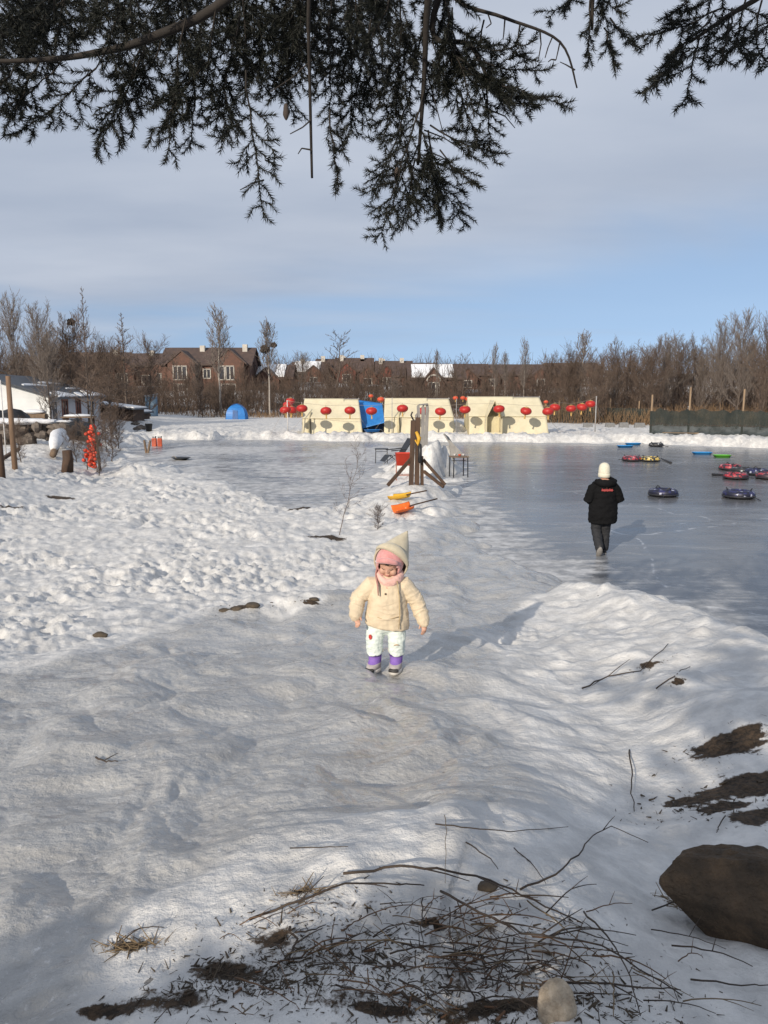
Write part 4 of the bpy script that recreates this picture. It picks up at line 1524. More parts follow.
yc = 44.0
A = at_y(52, 436, yc)
A.z = gz(A.x, A.y)
ang = math.atan2(4.6, 22.0)            # the long side runs away and to the left
ho = empty('white_cottage', (A.x, A.y, .32), ang)
tag(ho, 'white cottage with a dark low-pitched roof and snow along its eaves', 'house')
Lh, Wd, ev, rh = 18.0, 8.0, 2.28, 1.25
MB().box((-Wd / 2, .12, ev / 2 - .5), (Wd, .24, ev + 1)).prism([(0, 0, ev + .002), (-Wd / 2, 0, ev + rh), (-Wd, 0, ev + .002)], (0, .24, 0)).build('gable_wall', M_WHITEW, ho)
MB().box((-.12, Lh / 2 + .12, ev / 2 - .5), (.24, Lh - .24, ev + 1)).build('side_wall', M_SHADEW, ho)
MB().box((-Wd + .12, Lh / 2 + .12, ev / 2 - .5), (.24, Lh - .24, ev + 1)).box((-Wd / 2, Lh + .12, ev / 2 - .5), (Wd, .24, ev + 1)).build('back_wall', M_SHADEW, ho)
sl_ = rh / (Wd / 2)
r_ = MB()
ov = .55
r_.prism([(ov, -.45, ev - ov * sl_ + .05), (-Wd / 2, -.45, ev + rh + .05), (-Wd / 2, -.45, ev + rh + .17), (ov, -.45, ev - ov * sl_ + .17)], (0, Lh + 1.0, 0))
r_.prism([(-Wd / 2, -.45, ev + rh + .052), (-Wd - ov, -.45, ev - ov * sl_ + .05), (-Wd - ov, -.45, ev - ov * sl_ + .17), (-Wd / 2, -.45, ev + rh + .172)], (0, Lh + 1.0, 0))
ro = r_.build('roof', M_DROOF, ho)
g_ = random.Random(4)
for (x0, x1, y0, y1) in ((.5, -.55, .2, 6.0), (.5, -.25, 7.2, 11.5), (.45, -.9, 12.2, 17.8), (-1.6, -1.9, 1.2, 7.5), (-2.2, -2.6, 8, 15), (-1.1, -1.3, 11, 16)):
    n = 12
    top, bot = [], []
    for i in range(n):
        t = i / (n - 1)
        yy = y0 + (y1 - y0) * t
        k = math.sin(math.pi * (t * .94 + .03)) ** .4
        xb = x0 + (x1 - x0) * k * g_.uniform(.75, 1.0)
        top.append((x0, yy, ev - x0 * sl_ + .175))
        bot.append((xb, yy, ev - xb * sl_ + .175))
    MB().prism(top + bot[::-1], (0, 0, .06)).build('roof_snow', M_RSNOW, ro)
dd = MB().box((.02, 1.15, 1.0), (.05, .95, 2.0)).build('door', M_DOOR, ho)
MB().box((.055, .80, 1.0), (.04, .06, .12)).build('handle', M_POLE, dd)
MB().box((.05, 1.1, 1.72), (.02, .28, .22)).build('notice', M_WHITEW, dd)
for y_ in (4.1, 8.6):
    f_ = MB()
    for (a, b, c, d) in ((-.8, 0, .10, 1.4), (.8, 0, .10, 1.4), (0, 0, .08, 1.4)):
        f_.box((.035, y_ + a, 1.35), (.07, c, d))
    f_.box((.036, y_, 2.1), (.072, 1.7, .1)).box((.036, y_, .62), (.072, 1.7, .1))
    f = f_.build('window', M_PINKF, ho)
    MB().box((.012, y_, 1.36), (.02, 1.5, 1.4)).build('pane', M_GLASS, f)
MB().box((.03, 14.2, 1.0), (.05, 1.0, 2.0)).build('door', M_DOOR, ho)

# low sheds beyond the cottage
for i, (px, y, w_, lab) in enumerate(((112, 62, 3.4, 'low snow-roofed shed just beyond the cottage'), (124, 66, 2.6, 'smaller lean-to with a snowy roof beside the thicket'))):
    q = at_y(px, 400, y)
    z = gz(q.x, q.y)
    top = at_y(px, 403 + i * 4, y).z
    s_ = empty('lean_to_shed', (q.x, q.y, z - .1), -.1)
    tag(s_, lab, 'shed')
    h = top - z
    MB().box((0, 1.1, h / 2 - .15), (w_, 2.2, h - .3)).build('wall', M_DWOOD, s_)
    ro_ = MB().prism([(-w_ / 2 - .3, -.3, h - .02), (w_ / 2 + .3, -.3, h - .45), (w_ / 2 + .3, -.3, h - .33), (-w_ / 2 - .3, -.3, h + .10)], (0, 2.8, 0)).build('roof', M_DROOF, s_)
    MB().prism([(-w_ / 2 - .2, -.25, h + .11), (w_ / 2 + .25, -.25, h - .32), (w_ / 2 + .25, -.25, h - .22), (-w_ / 2 - .2, -.25, h + .24)], (0, 2.4, 0)).build('roof_snow', M_RSNOW, ro_)

# yard in front of the cottage
def logs(root_name, loc, rz, n, Ln, r, label, cat, mat, snow=True):
    root = empty(root_name, loc, rz)
    tag(root, label, cat)
    rows = 0
    k = n
    z = r
    while k > 0:
        for i in range(k):
            x = (i - (k - 1) / 2) * 2 * r
            rr_ = r * random.uniform(.85, 1.0)
            MB().tube([(x, -Ln / 2 + random.uniform(-.1, .1), z), (x, Ln / 2 + random.uniform(-.1, .1), z)], [rr_, rr_ * .93], 9).build('log', mat, root, smooth=False)
        z += r * 1.75
        k -= 1
    if snow:
        MB().ell((0, 0, z - r * .4), (r * 1.4, Ln * .42, r * .7), fn=lambda q: 1 + .12 * math.sin(q.x * 7 + q.y * 9)).build('snow_cap', M_SNOWT, root, smooth=True)
    return root


q = at_y(36, 446, 38)
logs('firewood_stack', (q.x, q.y, gz(q.x, q.y)), R(80), 4, 1.5, .17, 'stack of cut logs with sawn ends under the gable wall', 'woodpile', M_WOOD)
q = at_y(10, 456, 33)
wl = empty('field_wall', (q.x, q.y, gz(q.x, q.y)), R(4))
wl['kind'] = 'thing'
tag(wl, 'low rough stone wall with snow on top in front of the cottage', 'wall')
bm_ = MB()
for i in range(46):
    bm_.ell((random.uniform(-3.2, 2.4), random.uniform(-.2, .2), random.uniform(.1, .85)), (random.uniform(.2, .42), .3, random.uniform(.14, .28)), nu=8, nv=6, fn=lambda q: 1 + .15 * math.sin(q.x * 5 + q.z * 8))
bm_.build('wall', pm('dark_field_stone', (.17, .14, .115), (.08, .065, .055), 4, .9, .5), wl, smooth=False)
MB().ell((-.4, 0, 1.0), (2.9, .36, .14), nu=40, fn=lambda q: 1 + .14 * math.sin(q.x * 13 + q.y * 3) + .1 * math.sin(q.x * 29)).build('snow_cap', M_SNOWT, wl, smooth=True)
q = at_y(5, 440, 36)
tp = tag(MB().ell((q.x, q.y, gz(q.x, q.y) + .5), (1.25, .9, .95), fn=lambda q: 1 + .12 * math.sin(q.x * 6 + q.z * 5) + .08 * math.sin(q.y * 11 + q.z * 9)).build('tarp_heap', pm('black_tarp', (.02, .02, .022), (.01, .01, .012), 4, .5, .4), smooth=True),
         'dark tarpaulin-covered heap against the gable wall', 'heap')
q = at_y(7, 432, 34.5)
bk = empty('bucket', (q.x, q.y, q.z - .2))
tag(bk, 'pale metal bucket hanging by the field wall', 'bucket')
MB().rings([[(r_ * math.cos(a), r_ * math.sin(a), z_) for a in np.linspace(0, 6.283, 18, endpoint=False)] for (r_, z_) in ((.14, 0), (.19, .36), (.20, .36), (.18, .34), (.13, .03))]).build('pail', pm('dull_zinc', (.5, .5, .5), None, 9, .5, .1), bk, smooth=True)
MB().tube([(.19 * math.cos(a), 0, .36 + .2 * math.sin(a)) for a in np.linspace(0, math.pi, 9)], .012, 5).build('handle', M_POLE, bk)
MB().tube([(0, .22, -1.4), (0, .22, .62), (0, .02, .62)], .03, 6).build('hanger_post', M_WOOD, bk)
# snow-covered log leaning down to the path
q1, q2 = on(60, 448), on(52, 470)
lg = empty('snowy_log', q1)
tag(lg, 'short log end under a big rounded cap of snow, beside the dark stump', 'log')
v_ = (Vector(on(44, 474)) - q1) * .5
v_.z += .15
MB().tube([(0, 0, .25), v_ * .5 + Vector((0, 0, .22)), v_], [.15, .14, .12], 12).build('wood', M_WOOD, lg, smooth=True)
MB().tube([Vector((0.05, .1, .62)), v_ * .3 + Vector((0, 0, .55)), v_ * .6 + Vector((0, 0, .38)), v_ * .85 + Vector((0, 0, .2))], [.22, .28, .24, .14], 12).ell((.02, .05, .30), (.34, .32, .36), fn=lambda q: 1 + .1 * math.sin(q.x * 6 + q.z * 8)).build('snow_cap', M_SNOWT, lg, smooth=True)
q = on(67, 472)
tag(MB().tube([q + Vector((0, 0, -.1)), q + Vector((.02, .1, .4)), q + Vector((0, .1, .70))], [.2, .17, .15], 12).build('tree_stump', M_DWOOD, smooth=True), 'dark stump beside the snowy log', 'stump')
# small timber rack and clutter by the cottage wall
q = at_y(80, 438, 42)
zq = gz(q.x, q.y)
rk_ = empty('timber_rack', (q.x, q.y, zq), R(10))
tag(rk_, 'open timber rack with a snowy lid in front of the cottage windows', 'rack')
for sx in (-.7, .7):
    for sy in (-.4, .4):
        MB().beam((sx, sy, 0), (sx, sy, .88), .09).build('leg', M_DWOOD, rk_)
MB().box((0, 0, .42), (1.5, .9, .06)).build('shelf', M_DWOOD, rk_)
MB().box((0, 0, .91), (1.7, 1.05, .07)).build('lid', M_WOOD, rk_)
MB().ell((0, 0, .98), (.8, .5, .10)).build('snow_cap', M_SNOWT, rk_, smooth=True)
q = at_y(72, 446, 38)
tag(MB().ell((q.x, q.y, gz(q.x, q.y) + .35), (.95, .7, .6), fn=lambda q: 1 + .18 * math.sin(q.x * 8 + q.z * 6) + .1 * math.sin(q.y * 13)).build('junk_heap', M_BLACK, smooth=True), 'dark heap of covered things below the timber rack', 'heap')

# posts at the left edge
def post(px, base_py, top_py, r, mat, label, lean=0.0):
    a = on(px, base_py)
    b = at_y(px, top_py, a.y)
    root = empty('timber_post', a)
    tag(root, label, 'post')
    h = b.z - a.z
    MB().tube([(0, 0, -.2), (lean * .5, 0, h * .5), (lean, 0, h)], [r, r * .92, r * .82], 9).build('shaft', mat, root, smooth=True)
    return root


M_LPOST = pm('brown_round_post', (0.23, 0.14, 0.085), (0.12, 0.075, 0.045), 6, .8, .3, stretch=(1, 1, .2))
pr = post(15, 469, 376, .085, M_LPOST, 'tall brown round post at the left edge carrying a loose wire')
MB().tube([(0, 0, 2.6), (-.2, .3, 2.9), (-.6, .6, 3.0)], .012, 5).build('wire', M_BLACK, pr)
post(2, 477, 434, .10, M_DWOOD, 'short dark post cut off by the left edge of the picture')
post(6.5, 460, 380, .02, M_WPOLE, 'very thin pale pole between the two timber posts')
a, b = on(3, 462, .1), on(19, 456, .25)
tag(MB().beam(a, b, .10).build('fallen_rail', M_DWOOD), 'dark rail lying on the snow between the timber posts', 'rail')

# small trees and the string of little red lanterns hanging from one
tree('bushyC', 49, 36, 322, 'dark multi-stemmed small tree standing right against the cottage corner', wide=1.1)
tree('thin', 97, 26.5, 368, 'small bare tree the string of little red lanterns hangs from', wide=1.5)
q = on(94, 471)
ls = empty('lantern_string', (q.x, q.y, q.z), 0)
tag(ls, 'bunch of small orange-red lanterns hanging in a column from a bare little tree', 'lantern string')
M_LRED = pm('orange_red_plastic', (0.72, 0.07, 0.025), (0.50, 0.035, 0.015), 3, .4, 0)
g_ = random.Random(2)
sm0 = None
for i in range(98):
    t = i / 97
    z = .12 + 1.42 * t
    wd = .08 + .11 * math.sin(math.pi * min(1, t * 1.05)) ** .8
    c = (g_.gauss(0, wd * .55) - .1 * (1 - t) + .05, g_.gauss(0, wd * .4), z)
    if sm0 is None:
        sm0 = MB().ell((0, 0, 0), (.075, .075, .065), nu=10, nv=7).mesh('small_lantern')
    o = link('small_lantern', sm0, M_LRED, ls, smooth=True)
    o.location = c
MB().tube([(.1, 0, .1), (.04, .02, .9), (.03, 0, 1.9)], .012, 5).build('cord', M_BLACK, ls)
for (px, py, s, lab) in ((88, 470, 1.0, 'low leafless shrub left of the string of little red lanterns'), (100, 476, .9, 'low leafless shrub under the string of little red lanterns'),
                         (113, 462, 1.2, 'leafless shrub on the path side, right of the little red lanterns'), (118, 448, 1.4, 'leafless shrub beside the path in front of the sheds'), (76, 462, .9, 'leafless shrub between the stump and the little red lanterns'),
                         (106, 450, 1.1, 'tallest leafless shrub behind the string of little red lanterns'), (20, 462, .9, 'leafless shrub beside the tall brown post')):
    q = on(px, py)
    o = copy_tree(KINDS['bushyB'], (q.x, q.y, q.z - .1), random.uniform(0, 6), .12 * s * 1.3, lab)
    o.scale = (.19 * s, .19 * s, .15 * s)
    o['category'] = 'shrub'
    o.name = 'bare_shrub'

# stakes, red cans and the dark pail on the snow
def on_empty(name, px, py, label, cat, rz=0.0, group=None):
    q = on(px, py)
    o = empty(name, q, rz)
    return tag(o, label, cat, group)


o = on_empty('wooden_stakes', 147, 453, 'pair of short wooden stakes stuck in the snow like a letter V', 'stakes')
MB().tube([(-.02, 0, -.1), (-.10, 0, .62)], [.06, .055], 7).build('stake', M_WOOD, o)
MB().tube([(.03, 0, -.1), (.18, .02, .60)], [.06, .055], 7).build('stake', M_WOOD, o)
M_CAN = pm('faded_red_can', (0.50, 0.10, 0.04), (0.36, 0.06, 0.03), 5, .5, .15)
for i, (px, lab) in enumerate(((154.5, 'left one of two squat orange-red cans on the snow'), (160, 'right one of two squat orange-red cans on the snow'))):
    o = on_empty('fuel_can', px, 446.5, lab, 'can', .2 * i)
    MB().box((0, 0, .22), (.25, .20, .46)).build('body', M_CAN, o, bevel=.04)
    MB().box((-.04, 0, .50), (.12, .05, .05)).build('handle', M_BLACK, o, bevel=.015)
    MB().tube([(.07, 0, .45), (.09, 0, .56)], [.035, .03], 8).build('spout', M_BLACK, o)
o = on_empty('black_pail', 149, 431, 'small black pail standing alone on the far snow', 'bucket')
MB().rings([[(r_ * math.cos(a), r_ * math.sin(a), z_) for a in np.linspace(0, 6.283, 16, endpoint=False)] for (r_, z_) in ((.20, 0), (.26, .5), (.27, .5), (.24, .47), (.18, .03))]).build('pail', M_BLACK, o, smooth=True)
MB().tube([(.26 * math.cos(a), 0, .5 + .18 * math.sin(a)) for a in np.linspace(0, math.pi, 9)], .012, 5).build('handle', M_POLE, o)
for (px, py, s, lab) in ((135, 425, .35, 'dark lump of rubble left of the black pail'), (141, 428, .45, 'flat dark rubble beside the path near the black pail'), (137, 429.5, .3, 'small dark rubble nearest the sheds')):
    q = on(px, py)
    tag(MB().ell((q.x, q.y, q.z + .06), (s, s * .7, s * .4), nu=9, nv=6, fn=lambda q: 1 + .2 * math.sin(q.x * 7 + q.z * 9)).build('rubble_lump', pm('dark_field_stone', (.1, .1, .1))), lab, 'rubble')

# ================================================================== post with braces in the middle of the rink
q = on(415, 484)
fr_ = empty('braced_post', q)
tag(fr_, 'dark brown twin post propped by slanting braces on the snow island', 'post')
MB().beam((-.11, 0, -.2), (-.06, 0, 1.72), .115, .13).build('post', M_DWOOD, fr_)
MB().beam((.05, .02, -.2), (.07, .02, 1.80), .135, .13).build('post', M_DWOOD, fr_)
MB().beam((.20, .08, -.2), (.18, .06, .75), .09, .09).build('post', M_DWOOD, fr_)
MB().tube([(-.05, 0, 1.72), (-.12, 0, 1.86), (-.08, 0, 1.95)], .025, 6).build('hook', M_BLACK, fr_)
MB().beam((-.75, -.25, -.02), (-.08, -.02, .72), .06, .09).build('brace', M_DWOOD, fr_)
MB().beam((.82, -.1, -.02), (.22, .02, .66), .055, .08).build('brace', M_DWOOD, fr_)
MB().beam((.74, -.55, -.02), (.24, -.02, .34), .055, .08).build('brace', M_DWOOD, fr_)
MB().tube([(.02, -.09, 1.42), (.10, -.12, 1.25), (.07, -.11, 1.06), (.0, -.09, 1.2)], [.04, .06, .05, .03], 7).build('yellow_cord', pm('yellow_cord', (.65, .36, .03)), fr_, smooth=True)
ty = MB().tube([(.12 + .0 * math.cos(a), -.14 + .13 * math.cos(a), .84 + .22 * math.sin(a)) for a in np.linspace(0, 2 * math.pi, 22)], .05, 8).build('rope_coil', M_BLACK, fr_, smooth=True)
# grey weathered posts
q = on(423, 466)
q = at_y(423, 452, 28.2)
z0 = gz(q.x, q.y) - .2
gp_ = empty('grey_post', (q.x, q.y, z0))
tag(gp_, 'tall silver-grey bundle of weathered boards with a jagged top on the snow pile', 'post')
hh = at_y(423, 404, 28.2).z - z0
for (x, w_, h_, ln) in ((-.13, .12, hh * .97, -.05), (-.02, .13, hh * .955, .02), (.10, .12, hh * .985, .05), (-.22, .10, hh * .80, -.03)):
    MB().prism([(x - w_ / 2, 0, 0), (x + w_ / 2, 0, 0), (x + w_ / 2 + ln, 0, h_ - .12), (x + ln + .02, 0, h_ + .06), (x - w_ / 2 + ln, 0, h_ - .02)], (0, .10, 0)).build('board', M_GWOOD, gp_)
MB().beam((-.16, -.06, hh * .985), (.16, -.06, hh * 1.0), .04, .05, .4).build('cross_piece', M_GWOOD, gp_)
q = at_y(447, 452, 29.0)
lb = empty('leaning_board', (q.x, q.y, gz(q.x, q.y) - .1))
tag(lb, 'wide grey-brown board leaning out of the snow pile beside the table', 'board')
MB().beam((.42, -.2, .0), (-.02, .3, .75), .50, .05, .5).build('board', M_GWOOD, lb)
MB().prism([(.10, -.30, .0), (.60, -.38, .05), (.05, -.10, .62)], (.02, -.06, 0)).build('broken_edge', M_GWOOD, lb)

def table(px, py, label, w_=.62, d_=.42, h_=.66, rz=0.0, top=M_WOOD, leg=M_BLACK):
    o = on_empty('folding_table', px, py, label, 'table', rz)
    MB().box((0, 0, h_), (w_, d_, .035)).build('tabletop', top, o, bevel=.006)
    for sx in (-1, 1):
        for sy in (-1, 1):
            MB().beam((sx * (w_ / 2 - .03), sy * (d_ / 2 - .03), 0), (sx * (w_ / 2 - .04), sy * (d_ / 2 - .04), h_ - .02), .03).build('leg', leg, o)
    MB().beam((-w_ / 2 + .03, 0, h_ * .8), (w_ / 2 - .03, 0, h_ * .8), .02).build('stretcher', leg, o)
    return o


table(458.5, 477, 'small square folding table with cups on it right of the snow pile', .58, .5, .7, .25)
q = on(458.5, 477)
for (dx, dy, r_, m_, lab) in ((-.14, .05, .035, M_WPOLE, 'white cup on the table right of the snow pile'), (.02, -.05, .05, M_ORG, 'orange bowl on the table right of the snow pile'), (.16, .06, .04, M_WPOLE, 'pale bottle on the table right of the snow pile')):
    tag(MB().rings([[(q.x + dx + k * r_ * math.cos(a), q.y + dy + k * r_ * math.sin(a), q.z + .72 + z_) for a in np.linspace(0, 6.283, 12, endpoint=False)] for (k, z_) in ((.7, 0), (1, .07), (.85, .07), (.6, .015))]).build('cup', m_, smooth=True), lab, 'cup')
table(381.5, 463, 'low folding table standing alone left of the folding chair', .55, .4, .58, 0, M_BLACK)
# folding chair
o = on_empty('folding_chair', 394, 465.5, 'black reclining folding chair left of the braced post', 'chair', R(-70))
MB().prism([(-.25, -.22, .36), (-.25, .22, .33), (.25, .22, .33), (.25, -.22, .36)], (0, 0, -.02)).build('seat', M_BLACK, o)
MB().prism([(-.25, .22, .34), (.25, .22, .34), (.25, .60, .92), (-.25, .60, .92)], (0, .02, -.015)).build('backrest', M_BLACK, o)
MB().prism([(-.25, -.24, .36), (.25, -.24, .36), (.25, -.42, .16), (-.25, -.42, .16)], (0, -.02, -.015)).build('footrest', M_BLACK, o)
for s in (-.27, .27):
    MB().tube([(s, -.3, .02), (s, .3, .45)], .016, 6).build('leg', M_POLE, o)
    MB().tube([(s, .35, .02), (s, -.2, .40)], .016, 6).build('leg', M_POLE, o)
    MB().tube([(s, -.2, .52), (s, .38, .56)], .02, 6).build('armrest', M_BLACK, o)
# red box on a steel frame
q = on(405, 479)
o = tag(empty('red_box_cart', (q.x, q.y + .35, surf(q.x, q.y + .35))), 'red plastic box on a rusty tube frame behind the braced post', 'cart')
MB().rings([[(.30 * k * math.copysign(abs(math.cos(a)) ** .35, math.cos(a)), .22 * k * math.copysign(abs(math.sin(a)) ** .35, math.sin(a)), z_) for a in np.linspace(0, 6.283, 24, endpoint=False)] for (k, z_) in ((.86, .42), (1, .80), (1.05, .80), (.95, .79), (.82, .45))]).build('box', M_CAN if False else pm('red_plastic', (.62, .06, .03), (.48, .04, .02), 3, .4, .1), o, smooth=True)
for sx in (-.26, .26):
    for sy in (-.18, .18):
        MB().tube([(sx, sy, -.05), (sx, sy, .46)], .016, 6).build('leg', M_PINKF, o)
MB().tube([(-.26, -.18, .12), (.26, -.18, .12), (.26, .18, .12), (-.26, .18, .12), (-.26, -.18, .12)], .014, 6).build('rail', M_PINKF, o)

# ------------------------------------------------------------------ snow shovels
def shovel(px, py, mat, label, yaw, w_=.62, L=.46, tilt=0.0, hl=.8):
    q = on(px, py)
    o = empty('snow_shovel', q + Vector((0, 0, .05)), yaw)
    o.rotation_euler = (tilt, R(-6), yaw)
    tag(o, label, 'shovel')
    V, Fq = [], []
    nu, nv = 15, 9
    for t in (0, 1):
        for j in range(nv):
            v = j / (nv - 1)
            for i in range(nu):
                u = i / (nu - 1) * 2 - 1
                z = .10 * abs(u) ** 2.4 + .07 * max(0, v - .3) ** 1.4 - .012 * t + .012 * math.cos(u * 14)
                V.append((-L / 2 + L * v, u * w_ / 2 * (1 - .10 * v), z))
    for j in range(nv - 1):
        for i in range(nu - 1):
            a = j * nu + i
            Fq.append((a, a + 1, a + nu + 1, a + nu))
            a += nu * nv
            Fq.append((a, a + nu, a + nu + 1, a + 1))
    N_ = nu * nv
    edge = list(range(nu)) + [j * nu + nu - 1 for j in range(1, nv)] + [(nv - 1) * nu + i for i in range(nu - 2, -1, -1)] + [j * nu for j in range(nv - 2, 0, -1)]
    for a, b in zip(edge, edge[1:] + edge[:1]):
        Fq.append((a, a + N_, b + N_, b))
    link('scoop', np_mesh('scoop', np.array(V), np.array(Fq)), mat, o, smooth=True)
    MB().tube([(L * .1, 0, .05), (L * .5, 0, .10), (L * .5 + hl, 0, .17)], .017, 8).build('handle', M_DWOOD, o, smooth=True)
    MB().tube([(L * .05, 0, .03), (L * .35, 0, .09)], [.05, .03], 8).build('socket', mat, o, smooth=True)
    return o


M_ORP = pm('orange_plastic', (0.80, 0.16, 0.015), (0.66, 0.11, 0.01), 3, .4, .05)
M_YEP = pm('yellow_plastic', (0.68, 0.40, 0.03), (0.55, 0.30, 0.02), 3, .4, .05)
shovel(403, 513, M_ORP, 'orange plastic snow shovel lying on the snow behind the child', R(14), .46, .44, R(7), .62)
shovel(400, 502, M_YEP, 'yellow plastic snow shovel lying behind the orange one', R(-32), .30, .52, R(5), .5)

# ------------------------------------------------------------------ sleds and snow tubes on the ice
M_TUBEB = pm('black_rubber_cover', (0.02, 0.02, 0.024), (0.01, 0.01, 0.012), 5, .5, .1)


def cover_mat(name, c1, c2, c3):
    m = bpy.data.materials.new(name)
    T, N, L = nt(m)
    pb = N['Principled BSDF']
    tc = N.new('ShaderNodeTexCoord')
    v = N.new('ShaderNodeTexVoronoi')
    v.inputs['Scale'].default_value = 14
    L.new(tc.outputs['Object'], v.inputs['Vector'])
    s_ = N.new('ShaderNodeSeparateColor')
    L.new(v.outputs['Color'], s_.inputs[0])
    r_ = ramp(N, [(.0, c1), (.5, c2), (.82, c3)])
    r_.color_ramp.interpolation = 'CONSTANT'
    L.new(s_.outputs[0], r_.inputs[0])
    L.new(r_.outputs[0], pb.inputs['Base Color'])
    pb.inputs['Roughness'].default_value = .5
    return m


M_CR = cover_mat('red_patterned_cover', (.04, .02, .03), (.33, .03, .045), (.55, .20, .22))
M_CN = cover_mat('navy_patterned_cover', (.012, .013, .03), (.02, .022, .085), (.38, .40, .5))
M_CY = cover_mat('yellow_black_cover', (.03, .03, .03), (.55, .40, .10), (.65, .55, .3))
M_CK = cover_mat('black_white_cover', (.02, .02, .022), (.03, .03, .034), (.4, .4, .42))


def snow_tube(px, py, mat, label, tilt=0.0, s=1.0):
    q = on(px, py)
    o = empty('snow_tube', (q.x, q.y, q.z), random.uniform(0, 6))
    tag(o, label, 'snow tube')
    Rm, r_ = .285 * s, .105 * s
    V, Fq = [], []
    n1, n2 = 36, 12
    for i in range(n1):
        a = 2 * math.pi * i / n1
        for j in range(n2):
            b = 2 * math.pi * j / n2
            seam = 1 - .05 * (i % 6 == 0)
            rr_ = Rm + r_ * 1.12 * math.cos(b) * seam
            V.append((rr_ * math.cos(a), rr_ * math.sin(a), r_ + r_ * math.sin(b) * seam))
    for i in range(n1):
        for j in range(n2):
            Fq.append((i * n2 + j, ((i + 1) % n1) * n2 + j, ((i + 1) % n1) * n2 + (j + 1) % n2, i * n2 + (j + 1) % n2))
    me_ = np_mesh('tube', np.array(V), np.array(Fq))
    tb = link('tube', me_, mat, o, smooth=True)
    MB().tube([(0, 0, .035), (0, 0, .10)], [Rm * .95, Rm * .9], 24).build('seat', M_TUBEB, o)
    MB().tube([((Rm + r_ * 1.02 * 1.0) * math.cos(a), (Rm + r_ * 1.02) * math.sin(a), r_ * .55) for a in np.linspace(0, 6.283, 30)], .03 * s, 6).build('base_rim', M_TUBEB, o)
    for k in (0.6, 3.74):
        MB().tube([(Rm * math.cos(k - .22), Rm * math.sin(k - .22), 2 * r_), (Rm * 1.08 * math.cos(k), Rm * 1.08 * math.sin(k), 2 * r_ + .05), (Rm * math.cos(k + .22), Rm * math.sin(k + .22), 2 * r_)], .016, 6).build('handle', M_TUBEB, o)
    MB().tube([((Rm + r_) * 1.0, 0, r_), ((Rm + r_) * 1.25, .05, .03), ((Rm + r_) * 1.7, -.08, .015)], .012, 5).build('tow_cord', M_TUBEB, o)
    return o


for (px, py, m_, lab, s_) in ((663, 496, M_CN, 'navy patterned snow tube alone nearest the walking person', 1.0), (738.5, 498, M_CN, 'navy patterned snow tube nearest the camera on the right', 1.05),
                           (631.5, 461, M_CR, 'red snow tube touching a yellow and black one', 1.0), (650, 461.5, M_CY, 'yellow and black snow tube touching the red one', 1.0),
                           (656, 446.5, M_CK, 'black snow tube at the far shore beside the blue sleds', .95), (730, 470, M_CR, 'red snow tube at the back of the pile of tubes', 1.0),
                           (742, 473, M_CK, 'dark snow tube in the middle of the pile of tubes', 1.0), (757, 475, M_CN, 'navy snow tube in the right part of the pile of tubes', 1.05),
                           (735.5, 479, M_CR, 'red snow tube at the front left of the pile of tubes', 1.0), (768, 479, M_CR, 'red snow tube cut off by the right edge of the picture', 1.0)):
    snow_tube(px, py, m_, lab, 0, s_)
M_LBLUE = pm('bright_blue_plastic', (0.05, 0.33, 0.72), (0.03, 0.25, 0.6), 3, .4, .05)
M_GREEN = pm('bright_green_plastic', (0.14, 0.50, 0.05), (0.1, 0.4, 0.04), 3, .4, .05)
for (px, py, m_, lab, rz, L_s) in ((633, 445, M_LBLUE, 'light blue plastic sled at the back of the pair by the far shore', .1, 1.1), (625, 447.5, M_LBLUE, 'light blue plastic sled at the front of the pair by the far shore', .25, 1.1),
                              (702, 454.5, M_LBLUE, 'light blue plastic sled beside the green one', -.05, 1.15), (722, 457.5, M_GREEN, 'bright green plastic sled lying on the ice', -.1, .95)):
    q = on(px, py)
    o = empty('plastic_sled', q, rz)
    tag(o, lab, 'sled')
    tray(o, m_, L_s * .8, .42, .11)
for (x0, y0, x1, y1, lab) in ((661, 460, 671, 464, 'dark stick on the ice beside the yellow and black tube'), (712, 476.5, 727, 476.5, 'dark stick pointing left from the pile of tubes')):
    a, b = on(x0, y0, .06), on(x1, y1, .05)
    tag(MB().tube([a, b], [.025, .05] if x0 < 700 else [.05, .03], 7).build('ice_stick', M_BLACK), lab, 'stick')
q = on(181, 460)
o = empty('round_sled', q, 0)
tag(o, 'dark round sled dish lying on the left arm of the ice', 'sled')
MB().rings([[(.42 * k * math.cos(a), .42 * k * math.sin(a), z_) for a in np.linspace(0, 6.283, 24, endpoint=False)] for (k, z_) in ((.5, 0), (1, .10), (1.04, .10), (.96, .095), (.45, .02))]).build('dish', M_BLACK, o, smooth=True)
MB().tube([(-.40, .0, .1), (-.3, 0, .17), (-.2, 0, .08)], .015, 5).build('handle', M_ROPE, o)

